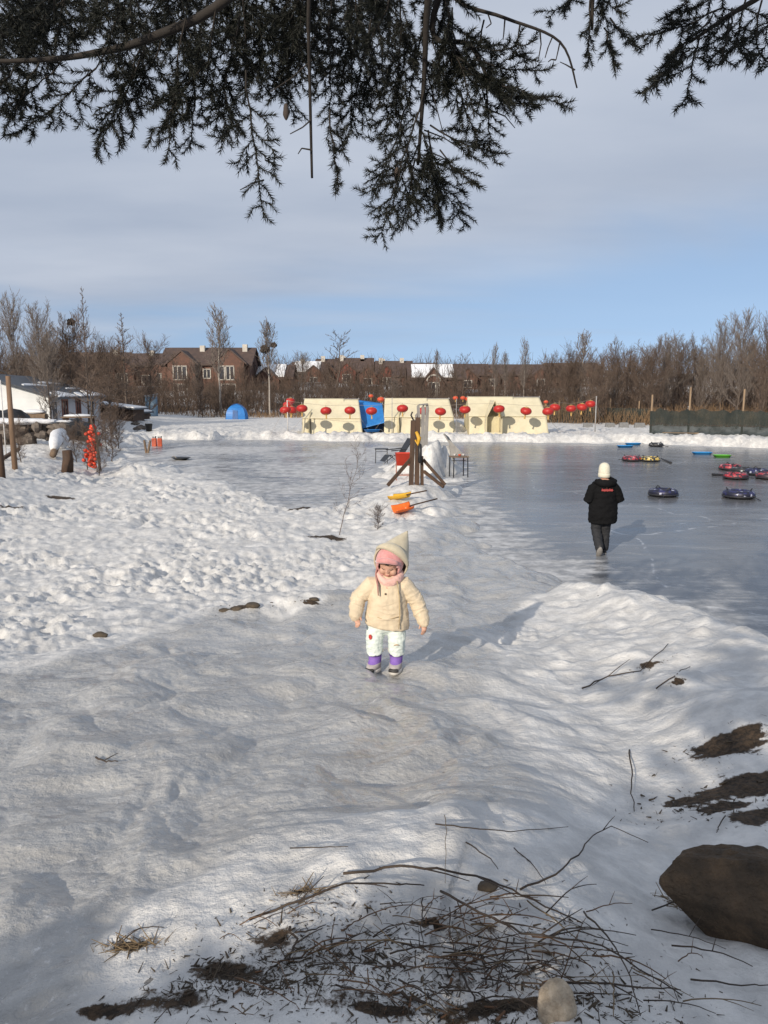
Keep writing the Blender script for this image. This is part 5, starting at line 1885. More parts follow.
# ================================================================== near ground: boulder, stones, twigs
def stone(name, c, r, mat, label, cat='stone', seed=0, sub=4, rot=0.0, facets=11):
    bm = bmesh.new()
    bmesh.ops.create_icosphere(bm, subdivisions=sub, radius=1)
    me_ = bpy.data.meshes.new(name)
    bm.to_mesh(me_)
    bm.free()
    n = len(me_.vertices)
    co = np.empty(n * 3, np.float32)
    me_.vertices.foreach_get('co', co)
    co = co.reshape(-1, 3).astype(float)
    d = 1 + .16 * perlin(co[:, 0] * 1.3 + co[:, 2], co[:, 1] * 1.3 + seed, seed) + .07 * perlin(co[:, 0] * 3 + co[:, 2] * 2, co[:, 1] * 3 - co[:, 2], seed + 1) + .045 * perlin(co[:, 0] * 7 + co[:, 2] * 5, co[:, 1] * 7 - co[:, 2] * 4, seed + 2) - .03 * np.abs(perlin(co[:, 0] * 14 + co[:, 2] * 9, co[:, 1] * 14 - co[:, 2] * 8, seed + 4)) + .022 * perlin(co[:, 0] * 22 + co[:, 2] * 15, co[:, 1] * 22 - co[:, 2] * 13, seed + 6)
    # flattened facets, as broken stone has
    fd = np.random.default_rng(seed).normal(size=(facets, 3))
    fd /= np.linalg.norm(fd, axis=1, keepdims=True)
    co = co * d[:, None]
    for f in fd:
        h = co @ f
        co = co - np.maximum(0, h - .74)[:, None] * f * .88
    co = co * np.array(r)
    cr_, sr_ = math.cos(rot), math.sin(rot)
    co = np.stack([co[:, 0] * cr_ - co[:, 1] * sr_, co[:, 0] * sr_ + co[:, 1] * cr_, co[:, 2]], 1)
    me_.vertices.foreach_set('co', co.astype(np.float32).ravel())
    o = link(name, me_, mat, smooth=True)
    o.location = c
    return tag(o, label, cat)


M_BOULD = pm('mossy_brown_rock', (0.13, 0.084, 0.048), (0.045, 0.032, 0.02), 10, .92, 1.0, 38, .03)
M_PALER = pm('pale_granite', (0.60, 0.49, 0.36), (0.30, 0.23, 0.16), 40, .85, 1.0, 90, .01)
M_DSTONE = pm('dark_earth_clod', (0.10, 0.075, 0.05), (0.045, 0.034, 0.024), 12, .95, .7)
q = on(760, 950)
BOULDER = stone('boulder', (q.x + .02, q.y + .14, q.z + .055), (.245, .15, .145), M_BOULD, 'large brown boulder half cut off by the right edge, lying on the snow', 'boulder', 5, 5, R(-14), 6)
q = on(556, 1015)
stone('pale_stone', (q.x, q.y, q.z + .015), (.044, .040, .075), M_PALER, 'pale granite stone sticking up among the twigs at the bottom of the picture', 'stone', 9, 4)
for (px, py, r_, lab) in ((100, 635, .06, 'small dark stone on the edge of the trodden snow at the left'), (237, 609, .055, 'left dark stone poking through the snow at the edge of the icy slope'), (253, 606, .075, 'larger dark stone right of another on the edge of the icy slope'),
                          (314, 600, .055, 'dark stone nearest the child at the edge of the icy slope'), (224, 611, .05, 'smallest dark stone at the edge of the icy slope'), (488, 889, .026, 'smooth dark stump end sticking out of the snow mound among the twigs')):
    q = on(px, py)
    stone('dark_stone', (q.x, q.y, q.z), (r_ * 1.3, r_, r_ * .6), M_DSTONE, lab, 'stone', int(px), 3)

M_STICK = pm('dead_twig', (0.075, 0.052, 0.036), (0.035, 0.026, 0.02), 15, .85, .2)
M_BSTICK = pm('brown_stem', (0.15, 0.085, 0.045), (0.08, 0.048, 0.028), 15, .85, .2)
M_STRAW = pm('straw_grass', (0.22, 0.155, 0.085), (0.12, 0.085, 0.05), 10, .8, 0)


def stick(pts, r, label, group=None, lift=.012, arch=0.0, mat=None, name='dead_twig', forks=()):
    P = []
    for (px, py) in pts:
        P.append(on(px, py, lift))
    r = r * (.42 if pts[0][1] > 800 else .62)
    # finer points along the way
    Q = []
    for i in range(len(P) - 1):
        for k in range(4):
            t = k / 4
            m = P[i].lerp(P[i + 1], t)
            m.z += arch * math.sin(math.pi * (i + t) / (len(P) - 1)) + random.gauss(0, r * .5)
            m.x += random.gauss(0, r * .9)
            m.z = max(m.z, gz(m.x, m.y) + r * .7)
            Q.append(m)
    Q.append(P[-1])
    n = len(Q)
    mb = MB().tube(Q, [r * (1 - .6 * i / n) for i in range(n)], 6)
    for (t, dx, dy, dz) in forks:
        b = Q[int(t * (n - 1))]
        mb.tube([b, b + Vector((dx * .5, dy * .5, dz * .6)), b + Vector((dx, dy, dz))], [r * .6, r * .5, r * .25], 5)
    return tag(mb.build(name, mat or M_STICK, smooth=True), label, 'twig', group)


stick([(436, 828), (470, 838), (510, 842), (568, 830)], .006, 'thin curved twig lying high on the snow in the middle of the foreground', arch=.02)
stick([(520, 895), (556, 884), (578, 868), (592, 846), (612, 833), (648, 846)], .008, 'long bent twig arching over the snow toward the boulder', arch=.03, forks=((.7, .06, .05, .03),))
stick([(466, 848), (486, 860), (498, 874)], .006, 'short straight twig on the snow above the mound')
stick([(514, 852), (534, 872), (546, 890)], .005, 'short slanting twig left of the long bent one')
stick([(628, 752), (632, 775), (630, 800), (634, 815)], .007, 'thin dark twig standing up and down on the sunlit snow left of the bare earth', arch=.02)
stick([(582, 690), (608, 682), (640, 676), (668, 645)], .010, 'forked dark branch lying on the snow ridge', arch=.03, forks=((.35, .25, .25, .05), (.3, -.1, -.12, .0)))
stick([(656, 692), (672, 682), (690, 668)], .008, 'short twig on the snow ridge below the forked branch', arch=.02)
stick([(290, 852), (330, 851), (348, 852)], .005, 'lone straight twig on the grey icy slope left of the mound')
stick([(96, 760), (106, 765), (118, 764)], .008, 'small forked twig frozen into the icy slope on the left', forks=((.4, .05, .06, .01),))
stick([(344, 880), (400, 878), (450, 886), (500, 900), (545, 918), (583, 930)], .010, 'longest dark branch running across the top of the snow mound', arch=.035, forks=((.3, .12, -.10, .03), (.5, .1, -.12, .02), (.7, .12, -.05, .03)))
stick([(250, 925), (300, 912), (345, 900), (400, 896), (424, 890)], .009, 'long dark branch along the left brow of the snow mound', arch=.03, forks=((.3, .06, .08, .02), (.6, .08, -.06, .03)))
stick([(300, 962), (280, 968), (266, 980)], .007, 'short twig low on the left flank of the mound')
stick([(292, 932), (296, 948), (288, 964), (270, 972)], .009, 'crooked dark twig on the left flank of the mound', forks=((.4, .07, .02, .03),))
stick([(296, 938), (312, 936), (326, 930)], .006, 'short stub of twig right of the crooked one')
stick([(584, 918), (604, 955), (625, 990), (640, 1022)], .007, 'long straight thin stem slanting down right of the pale stone', arch=.05)
stick([(440, 895), (480, 930), (520, 952), (600, 962), (682, 1000)], .009, 'long branch running down the right flank of the mound', arch=.04, forks=((.4, .12, -.06, .02), (.6, .12, .06, .03)))
stick([(452, 960), (466, 985), (474, 1010)], .010, 'dark thick twig near the bottom centre', forks=((.4, .06, -.02, .03),))
stick([(478, 945), (505, 956), (560, 958), (632, 960)], .006, 'thin twig lying level right of the bottom centre', arch=.02)
stick([(398, 1000), (420, 1010), (450, 1022)], .012, 'thick brown stick end at the bottom of the picture left of centre')
stick([(540, 990), (575, 996), (640, 1000), (680, 998)], .008, 'twig crossing the snow right of the pale stone', arch=.02, forks=((.5, .05, -.08, .02),))
stick([(690, 985), (740, 990), (768, 990)], .006, 'thin twig lying at the lower right below the boulder')
stick([(444, 830), (446, 862), (445, 900)], .0035, 'thin upright grass stem in front of the icy slope', lift=.05, arch=.05, mat=M_STRAW, name='grass_stem')
stick([(725, 820), (718, 832), (716, 836)], .007, 'short dark twig stuck in the snow above the boulder')
g_ = random.Random(12)
for i in range(160):
    px, py = 430 + g_.gauss(0, 105), 960 + g_.gauss(0, 36)
    if py > 1018 or py < 890 + abs(px - 450) * .12:
        continue
    a = g_.gauss(.25, .6)
    L_px = g_.uniform(22, 95)
    stick([(px, py), (px + L_px * .5 * math.cos(a), min(1022, py + L_px * .35 * math.sin(a))), (px + L_px * math.cos(a), min(1022, py + L_px * .7 * math.sin(a)))], g_.uniform(.0025, .006),
          'thin dead twig among many in the tangle on the snow mound', 'thin dead twigs tangled on the snow mound', arch=g_.uniform(0, .03), mat=g_.choice([M_STICK, M_STICK, M_STICK, M_BSTICK, M_BSTICK, M_STRAW]), forks=((.5, g_.uniform(-.06, .06), g_.uniform(-.06, .06), .02),))
# bare little sapling in the snow behind the child
q = on(339, 536)
o = tree_kind('bare_sapling', 'thin bare sapling sticking out of the snow behind the child', None, M_TWIG, M_TWIG, H=1.75, seed=51, r0=.007, nbr=14, t0=.18, ang=48, spread=.24, rt=.0022, up=.3, sub=3, tw=2, wob=.02)
o.location = (q.x, q.y, q.z - .05)
o.name = 'bare_sapling'
o.rotation_euler = (0, R(14), .4)
q = on(378, 530)
o = copy_tree(KINDS['bushyB'], (q.x, q.y, q.z - .05), 1.0, .06, 'small bare shrub twig in the snow just left of the child')
o.scale = (.09, .06, .05)
o.name = 'bare_sapling'

# litter of bark, needles and leaf bits (nobody could count it)
def litter(name, spots, n, mat, label, smin, smax, seed):
    gq = np.random.default_rng(seed)
    P0, P1, R0 = [], [], []
    for (px, py, sx, sy, k) in spots:
        m = int(n * k)
        c = on(px, py)
        x = c.x + gq.normal(0, sx, m)
        y = c.y + gq.normal(0, sy, m)
        z = ground_z(x, y)
        a = gq.uniform(0, 6.283, m)
        L = gq.uniform(smin, smax, m) * gq.choice([.5, 1, 1, 1.8], m)
        r_ = L * gq.uniform(.03, .2 if smax < .03 else .05, m)
        dz = gq.normal(0, .25, m) * L
        P0.append(np.stack([x, y, z + r_ * .5], 1))
        P1.append(np.stack([x + np.cos(a) * L, y + np.sin(a) * L, z + np.abs(dz) + r_ * .4], 1))
        R0.append(r_)
    r_ = np.concatenate(R0)
    return tag(link(name, seg_mesh(name, np.concatenate(P0), np.concatenate(P1), r_, r_ * .5, 4), mat), label, 'litter', kind='stuff')


litter('plant_litter', [(460, 960, .28, .14, .3), (330, 950, .16, .10, .16), (270, 975, .12, .08, .16), (520, 985, .2, .10, .2), (400, 1010, .2, .08, .2), (620, 985, .15, .1, .08), (330, 920, .22, .07, .10), (200, 1000, .14, .06, .12), (300, 965, .14, .03, .25), (240, 985, .10, .025, .2), (420, 975, .2, .05, .3), (500, 1012, .2, .03, .3)], 1500, M_DSTONE,
       'dark crumbs of bark and dead leaves strewn over the snow mound', .004, .013, 4)
litter('bark_pieces', [(460, 965, .28, .09, .3), (300, 950, .16, .06, .25), (240, 985, .10, .03, .2), (400, 1010, .25, .03, .3), (520, 1000, .2, .04, .2)], 330, M_DSTONE, 'larger dark pieces of bark and rotten twig on the snow mound', .014, .03, 14)
litter('dry_leaves', [(400, 990, .22, .08, .4), (480, 940, .2, .1, .3), (440, 1015, .15, .05, .3)], 130, pm('brown_leaf', (.20, .10, .05), (.10, .055, .03), 20, .8, .2), 'curled brown dead leaves on the snow mound', .008, .018, 5)
litter('dry_grass_tuft', [(135, 948, .045, .014, .5), (300, 893, .04, .01, .25), (676, 905, .03, .03, .25)], 260, M_STRAW, 'tufts of flattened dry grass showing through the snow', .014, .034, 6)
litter('plant_litter', [(720, 800, .22, .12, .5), (735, 745, .2, .08, .25), (650, 665, .12, .06, .1), (245, 606, .3, .1, .15), (312, 601, .2, .06, .1)], 500, M_DSTONE, 'dark earth crumbs around the patches of bare soil', .006, .02, 7)
# dry stems caught round the boulder
for i, pts in enumerate(([(676, 905), (690, 912), (715, 908), (735, 925), (745, 940)], [(672, 895), (684, 915), (700, 925)], [(670, 900), (690, 918), (712, 932)])):
    stick(pts, .004, ('long', 'short', 'middle')[i] + ' pale dry grass stem caught at the left foot of the boulder', lift=.03 + .02 * i, arch=.04, mat=M_STRAW, name='grass_stem')

# ================================================================== the spruce the viewer stands under
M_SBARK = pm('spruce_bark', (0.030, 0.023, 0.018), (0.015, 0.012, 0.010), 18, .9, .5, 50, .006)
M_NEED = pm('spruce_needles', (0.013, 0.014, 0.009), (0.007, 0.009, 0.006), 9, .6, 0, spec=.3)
TX, TY = -1.1, -2.6
tz = gz(TX, TY)
spruce = empty('spruce_tree', (TX, TY, tz - .1))
tag(spruce, 'dark spruce whose needled branches hang into the top of the picture', 'tree')
ORG = np.array([TX, TY, tz - .1])
gs = np.random.default_rng(77)


class Foliage:
    def __init__(self):
        self.seg = []
        self.nv = []

    def twig(self, pts, r0, r1):
        n = len(pts) - 1
        for i in range(n):
            self.seg.append((pts[i], pts[i + 1], r0 + (r1 - r0) * i / n, r0 + (r1 - r0) * (i + 1) / n))

    def needles(self, a, b, per_m, ln, wd):
        d = b - a
        L = np.linalg.norm(d)
        if L < 1e-4:
            return
        d = d / L
        n = max(3, int(L * per_m))
        t = np.linspace(.02, 1.0, n)[:, None]
        base = a + (b - a) * t
        ref = np.array([0, 0, 1.0]) if abs(d[2]) < .85 else np.array([1.0, 0, 0])
        s = np.cross(d, ref)
        s /= np.linalg.norm(s)
        u = np.cross(s, d)
        ang = gs.uniform(0, 2 * math.pi, n)[:, None]
        rad = s * np.cos(ang) + u * np.sin(ang) * .8
        fwd = gs.uniform(.35, 1.0, n)[:, None] + .8 * (t > .93)
        nd = rad + d * fwd
        nd /= np.linalg.norm(nd, axis=1, keepdims=True)
        ll = ln * gs.uniform(.7, 1.15, n)[:, None]
        side = np.cross(nd, gs.normal(size=(n, 3)))
        side /= np.linalg.norm(side, axis=1, keepdims=True)
        tri = np.stack([base - side * wd * .5, base + side * wd * .5, base + nd * ll], 1)
        self.nv.append(tri)

    def frond(self, p0, p1, width, per_m=1250, ln=.021, wd=.0026, step=.027, sag=.06, r=.0035, bare=.12, levels=2, twist=None):
        p0, p1 = np.array(p0, float), np.array(p1, float)
        ax = p1 - p0
        L = np.linalg.norm(ax)
        if L < .02:
            return
        d = ax / L
        m = 9
        t = np.linspace(0, 1, m)[:, None]
        pts = p0 + ax * t
        pts[:, 2] += (-sag * L * np.sin(math.pi * t) * (1 if abs(d[2]) < .8 else .3))[:, 0]
        pts[1:-1] += gs.normal(0, .008 * L ** .5, (m - 2, 3))
        self.twig(list(pts), r, r * .4)
        ref = np.array([0, 0, 1.0]) if abs(d[2]) < .8 else np.array([gs.normal(), gs.normal(), 0.0])
        s = np.cross(d, ref)
        s /= np.linalg.norm(s)
        u = np.cross(s, d)
        tw = gs.uniform(-.5, .5) if twist is None else twist
        s = s * math.cos(tw) + u * math.sin(tw)
        for i in range(m - 1):
            if i / m > bare:
                self.needles(pts[i], pts[i + 1], per_m * .8, ln, wd)
        k = max(3, int(L / step))
        for i in range(k):
            tt = bare + (1 - bare) * (i + gs.random() * .7) / k
            if gs.random() < .08:
                continue
            q = tt * (m - 1)
            j = min(m - 2, int(q))
            b = pts[j] + (pts[j + 1] - pts[j]) * (q - j)
            sg = 1 if i % 2 else -1
            wl = width * (1 - tt) ** .65 * gs.uniform(.65, 1.15) * (0.55 + .45 * min(1, tt * 4)) + .028
            a = gs.uniform(.75, 1.05)
            dr = s * sg * math.sin(a) + d * math.cos(a) + u * gs.normal(0, .25)
            dr[2] -= .12
            dr /= np.linalg.norm(dr)
            e = b + dr * wl
            mid = (b + e) / 2 + gs.normal(0, .006, 3)
            self.twig([b, mid, e], r * .42, r * .25)
            self.needles(b, mid, per_m, ln, wd)
            self.needles(mid, e, per_m, ln, wd)
            if levels > 1 and wl > .085:
                kk = int(wl / .042)
                for c in range(kk):
                    f = .3 + .65 * (c + gs.random()) / kk
                    bb = b + (e - b) * f
                    sg2 = 1 if c % 2 else -1
                    d2 = dr * .72 + np.cross(u, dr) * sg2 * .7 + u * gs.normal(0, .2)
                    d2 /= np.linalg.norm(d2)
                    l2 = (.055 + .25 * wl) * (1 - f * .6) * gs.uniform(.7, 1.1)
                    self.twig([bb, bb + d2 * l2], r * .3, r * .2)
                    self.needles(bb, bb + d2 * l2, per_m, ln, wd)

    def build(self, parent, mat_t, mat_n, tn='twigs', nn='needles'):
        S = self.seg
        P0 = np.array([s[0] for s in S]) - ORG
        P1 = np.array([s[1] for s in S]) - ORG
        o1 = link(tn, seg_mesh(tn, P0, P1, np.array([s[2] for s in S]), np.array([s[3] for s in S]), 4), mat_t, parent)
        V = np.concatenate(self.nv).reshape(-1, 3) - ORG
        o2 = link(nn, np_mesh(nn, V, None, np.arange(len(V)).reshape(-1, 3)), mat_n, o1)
        return o1


def W(px, py, d):
    return np.array(at_d(px, py, d))


def limb_path(name, pts, r0, r1):
    pts = [Vector(p) for p in pts]
    Q = []
    for i in range(len(pts) - 1):            # Catmull-Rom
        a, b, c, d = pts[max(i - 1, 0)], pts[i], pts[i + 1], pts[min(i + 2, len(pts) - 1)]
        for k in range(6):
            t = k / 6
            Q.append(.5 * ((2 * b) + (c - a) * t + (2 * a - 5 * b + 4 * c - d) * t * t + (3 * b - a - 3 * c + d) * t ** 3))
    Q.append(pts[-1])
    n = len(Q)
    return MB().tube([q - Vector(ORG) for q in Q], [r0 + (r1 - r0) * (i / n) for i in range(n)], 8).build(name, M_SBARK, spruce, smooth=True)


HT = 9.0
MB().tube([(0, 0, 0), (.02, 0, .3), (.03, .02, 3), (.0, .03, 7), (.02, 0, HT)], [.26, .19, .16, .09, .02], 12).build('trunk', M_SBARK, spruce, smooth=True)
trk = lambda z: np.array([TX, TY, z])

limbs = [
    ([trk(4.55), W(560, -900, 2.4), W(330, -120, 2.5), W(228, -2, 2.6), W(150, 38, 2.65), (W(95, 53, 2.7)), W(40, 60, 2.75), W(-40, 62, 2.85)], .020, .0045),
    ([trk(4.75), W(480, -900, 2.3), W(445, -150, 2.5), W(428, 0, 2.6), W(424, 80, 2.65), W(418, 165, 2.7)], .018, .004),
    ([trk(4.95), W(540, -900, 2.4), W(470, -120, 2.7), W(432, 28, 2.8), W(470, 45, 2.75), W(490, 85, 2.7)], .016, .004),
    ([trk(4.75), W(820, -900, 2.6), W(860, -160, 2.6), W(790, -30, 2.7), W(725, 18, 2.75), W(690, 42, 2.8)], .016, .004),
    ([trk(4.85), W(420, -800, 2.2), W(320, -100, 2.35), W(309, 0, 2.4), W(310, 90, 2.45), W(312, 178, 2.5)], .008, .0035),
    ([trk(4.65), W(640, -900, 2.8), W(620, -140, 3.0), W(595, -20, 3.1), W(592, 30, 3.1)], .016, .004),
    ([trk(4.65), W(300, -900, 2.6), W(160, -140, 3.0), W(90, -20, 3.1), W(30, 20, 3.2)], .014, .004),
    ([trk(5.05), W(350, -900, 2.8), W(370, -140, 3.2), W(360, 10, 3.2), W(352, 60, 3.2)], .013, .004),
    ([trk(4.75), W(520, -800, 2.5), W(440, -60, 2.75), W(455, -2, 2.8), W(505, 18, 2.82), W(560, 42, 2.86), W(577, 88, 2.88)], .010, .0022),
]
for pts, r0, r1 in limbs:
    limb_path('limb', pts, r0, r1)

near_f = Foliage()
PX = .0036            # metres one pixel covers at this distance
FR = [  # x0, y0, x1, y1, half-width in pixels, distance
    (108, 48, 8, 138, 24, 2.65), (62, 60, -15, 118, 30, 2.75), (22, 62, -25, 95, 25, 2.8), (-15, -15, 42, 52, 40, 3.0), (30, -30, 22, 58, 40, 3.1), (72, -25, 55, 45, 34, 3.0),
    (-10, 25, 55, 66, 26, 2.9), (-20, 70, 30, 105, 22, 2.8), (88, -30, 78, 36, 22, 3.1), (40, 60, 4, 130, 18, 2.75),
    (150, 30, 96, 156, 32, 2.65), (186, 18, 166, 162, 34, 2.6), (162, 40, 125, 112, 28, 2.7), (216, 8, 198, 118, 38, 2.6), (240, 15, 214, 132, 34, 2.7), (132, -20, 150, 62, 30, 2.9),
    (178, -25, 188, 66, 36, 2.9), (205, 60, 150, 140, 26, 2.7), (140, 50, 108, 128, 24, 2.7), (195, 90, 190, 150, 22, 2.7),
    (246, 70, 264, 219, 30, 2.5), (242, -25, 246, 96, 44, 2.8), (272, -25, 276, 98, 42, 2.9), (226, 70, 222, 140, 26, 2.7), (262, 60, 300, 120, 20, 2.8),
    (331, -15, 330, 120, 28, 2.7), (330, 110, 338, 190, 22, 2.7), (300, -25, 300, 84, 44, 2.9), (322, 10, 286, 96, 30, 2.8), (352, -25, 352, 132, 44, 3.1), (372, 15, 346, 144, 34, 2.9), (376, -25, 386, 132, 48, 2.9),
    (402, -25, 396, 116, 54, 2.7), (425, 0, 405, 120, 50, 2.7), (424, 90, 384, 222, 44, 2.65), (418, 145, 374, 243, 32, 2.7), (428, 130, 442, 225, 36, 2.7), (424, 140, 468, 226, 34, 2.75), (404, 140, 418, 212, 34, 2.7),
    (430, 125, 508, 154, 30, 2.7), (440, 150, 476, 184, 24, 2.7), (410, 100, 372, 190, 30, 2.75), (415, 160, 400, 232, 28, 2.65),
    (442, -25, 458, 66, 44, 2.8), (452, 30, 474, 116, 38, 2.75), (456, 56, 524, 92, 36, 2.7), (462, 66, 574, 101, 30, 2.7), (468, 48, 536, 40, 30, 2.75), (486, 84, 490, 152, 18, 2.7), (484, 20, 470, 72, 30, 2.8), (470, 80, 540, 108, 24, 2.7),
    (455, 45, 500, 100, 34, 2.75), (460, 90, 478, 140, 26, 2.75), (476, 60, 545, 70, 26, 2.7),
    (600, -25, 612, 52, 24, 3.1), (588, -20, 546, 18, 26, 3.1), (610, 18, 636, 46, 10, 3.1), (590, 0, 588, 66, 18, 3.1), (604, 28, 618, 68, 14, 3.1), (622, -25, 596, 30, 20, 3.1),
    (722, 8, 636, 36, 28, 2.8), (702, 28, 640, 94, 18, 2.8), (700, 34, 684, 108, 26, 2.8), (732, 8, 722, 62, 32, 2.75), (762, 0, 752, 64, 34, 2.7), (742, -25, 690, 10, 40, 2.8), (782, -25, 774, 62, 38, 2.7), (712, 16, 664, 60, 26, 2.8), (705, -25, 672, 14, 30, 2.85), (745, -10, 735, 50, 36, 2.8), (690, 50, 650, 80, 20, 2.8),
]
for (x0, y0, x1, y1, w_, d_) in FR:
    near_f.frond(W(x0, y0, d_), W(x1, y1, d_ * gs.uniform(.93, 1.07)), w_ * PX, r=.0030)
for i in range(70):
    x0 = gs.uniform(-20, 455)
    y0 = gs.uniform(-90, 18)
    if 70 < x0 < 112:
        continue
    d_ = gs.uniform(2.6, 3.6)
    near_f.frond(W(x0, y0, d_), W(x0 + gs.normal(-8, 30), y0 + gs.uniform(60, 100), d_ * gs.uniform(.9, 1.05)), gs.uniform(24, 42) * PX, r=.003)
# bare twigs between the fronds
for (x0, y0, x1, y1, d_) in ((312, 60, 270, 92, 2.45), (311, 120, 290, 134, 2.46), (312, 150, 298, 154, 2.47), (505, 18, 503, 40, 2.8), (520, 24, 520, 55, 2.82), (540, 32, 538, 62, 2.83), (552, 38, 545, 58, 2.84), (560, 42, 556, 60, 2.85), (556, 60, 548, 62, 2.85),
                             (452, 10, 450, 36, 2.8), (488, 14, 486, 28, 2.8), (424, 130, 462, 150, 2.75), (424, 150, 455, 165, 2.75), (432, 60, 468, 105, 2.8), (432, 40, 452, 115, 2.8), (575, 70, 560, 62, 2.88), (424, 60, 445, 140, 2.7), (490, 110, 515, 128, 2.72), (265, 160, 282, 166, 2.5), (262, 140, 280, 146, 2.5), (264, 180, 240, 190, 2.5)):
    a, b = W(x0, y0, d_), W(x1, y1, d_)
    m = (a + b) / 2 + gs.normal(0, .006, 3)
    near_f.twig([a, m, b], .0026, .0014)
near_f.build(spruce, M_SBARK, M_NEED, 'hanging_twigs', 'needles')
for (px, py, d_) in ((286, 112, 2.6), (397, 175, 2.7)):
    p = Vector(W(px, py, d_)) - Vector(ORG)
    MB().ell(p, (.009, .009, .024), fn=lambda q: 1 + .1 * math.sin(q.z * 16)).build('cone', M_DARKTW, spruce, smooth=True)

# unseen rest of the crown, spread and density shaped to shade the foreground
crown = Foliage()
ga = 0.6
HT = 9.0
NL = 140
for i in range(NL):
    t = (i + gs.random()) / NL
    z = tz + 0.9 + (HT - 1.4) * t ** 1.5
    ga += 2.4 + gs.normal(0, .2)
    L = float(np.interp(z - tz, [.9, 2.0, 2.7, 3.4, 8], [3.1, 3.0, 1.5, .95, .25])) * gs.uniform(.8, 1.1)
    d = np.array([math.cos(ga), math.sin(ga), 0])
    if d[1] > .35 and z < tz + 3.2:
        d[1] = -d[1]
    a = trk(z)
    b = a + d * L + np.array([0, 0, -.14 * L + .1])
    crown.frond(a, b, .62 * (1 - .4 * t), per_m=430, ln=.038, wd=.018, step=.085, sag=.05, r=.014, bare=.1, levels=2)
crown.build(spruce, M_SBARK, M_NEED, 'crown', 'crown_needles')

# ================================================================== people
M_SKIN = pm('skin', (0.56, 0.33, 0.235), (0.48, 0.26, 0.18), 30, .55, .05)
M_HAIR = pm('black_hair', (0.02, 0.015, 0.012), (0.01, 0.008, 0.007), 40, .5, .2, stretch=(4, 4, .6))


def tap(mb, pts, radii, n=14, flat=(1, 1)):
    """a tapering limb with rounded ends"""
    mb.tube(pts, radii, n, flat)
    mb.ell(pts[0], radii[0] * .985, nu=12, nv=8)
    mb.ell(pts[-1], radii[-1] * .985, nu=12, nv=8)
    return mb


def hand(mb, wrist, d, side, s, curl=.5):
    """palm, four unequal bent fingers and a thumb leaving the side of the palm"""
    wrist, d, side = Vector(wrist), Vector(d).normalized(), Vector(side).normalized()
    side = (side - d * side.dot(d)).normalized()
    nrm = d.cross(side)
    L = .085 * s
    tap(mb, [wrist, wrist + d * L * .35, wrist + d * L * .92], [.021 * s, .027 * s, .025 * s], 12, (1.15, .62))
    k0 = wrist + d * L
    for i, (o, ln) in enumerate(((.021, .062), (.007, .070), (-.007, .065), (-.021, .050))):
        b = wrist + d * L * .75 + side * o * s
        r = .0082 * s
        e1 = b + d * ln * .5 * s + nrm * curl * .012 * s
        e2 = e1 + (d * math.cos(curl * 1.3) + nrm * math.sin(curl * 1.3)).normalized() * ln * .38 * s
        e3 = e2 + (d * math.cos(curl * 2.2) + nrm * math.sin(curl * 2.2)).normalized() * ln * .28 * s
        tap(mb, [b, e1, e2, e3], [r * 1.05, r, r * .93, r * .8], 8)
    b = wrist + d * L * .25 + side * .020 * s
    t1 = b + (d * .7 + side * .75).normalized() * .034 * s
    t2 = t1 + (d * .9 + side * .25 + nrm * .35).normalized() * .028 * s
    tap(mb, [b, t1, t2], [.0115 * s, .0098 * s, .0082 * s], 8)


def head_shape(mb, c, M, s=1.0, mouth=True):
    """head with brow, sockets, nose, cheeks, chin, ears; faces -Y of the frame M"""
    c = Vector(c)

    def P(x, y, z):
        return c + M @ Vector((x * s, y * s, z * s))
    mb.ell(c, (.072 * s, .086 * s, .092 * s), M, 24, 18)
    mb.ell(P(0, -.022, -.045), (.052 * s, .056 * s, .055 * s), M, 18, 12)
    mb.ell(P(0, -.055, -.078), (.022 * s, .018 * s, .016 * s), M, 12, 8)
    for sx in (-1, 1):
        mb.ell(P(.038 * sx, -.056, -.036), (.030 * s, .027 * s, .029 * s), M, 12, 8)
        mb.ell(P(.030 * sx, -.070, .018), (.022 * s, .009 * s, .006 * s), M, 12, 8)
        mb.ell(P(.074 * sx, .008, -.012), (.008 * s, .018 * s, .026 * s), M, 10, 8)
    tap(mb, [P(0, -.080, .0), P(0, -.089, -.022)], [.0065 * s, .0095 * s], 8)
    for sx in (-1, 1):
        mb.ell(P(.010 * sx, -.086, -.026), .0075 * s, M, 8, 6)
    mb.ell(P(0, -.080, -.050), (.019 * s, .008 * s, .0055 * s), M, 10, 6)
    mb.ell(P(0, -.078, -.060), (.017 * s, .008 * s, .006 * s), M, 10, 6)
    return P


# ---------------------------------------------------------------- the child
cp = on(387, 672, .012)
CH = tag(empty('person', cp, 0), 'small child in a cream jacket and pointed hood walking on the icy slope', 'person')
CS = 1.0
hc = Vector((.018, -.035, .858))
HM = Matrix.Rotation(R(-14), 3, 'Z') @ Matrix.Rotation(R(20), 3, 'X')
HM = Matrix.Rotation(R(-14), 3, 'Z') @ Matrix.Rotation(R(20), 3, 'X') @ Matrix.Rotation(R(4), 3, 'Y')
mb = MB()
PH = head_shape(mb, hc, HM, 1.0)
tap(mb, [(.012, -.005, .70), (.015, -.02, .80)], [.045, .042])
tap(mb, [(0, 0, .40), (0, .0, .55), (.005, 0, .69)], [.10, .098, .085], 16, (1.15, .8))
LA = [Vector(p) for p in ((-.115, .0, .685), (-.225, -.005, .575), (-.235, -.075, .49))]
RA = [Vector(p) for p in ((.125, .0, .685), (.225, .005, .555), (.268, -.035, .435))]
for A_, s in ((LA, -1), (RA, 1)):
    tap(mb, A_, [.042, .034, .022], 12)
    dd = (A_[2] - A_[1]).normalized()
    tap(mb, [A_[2], A_[2] + dd * .02], [.02, .018], 10)
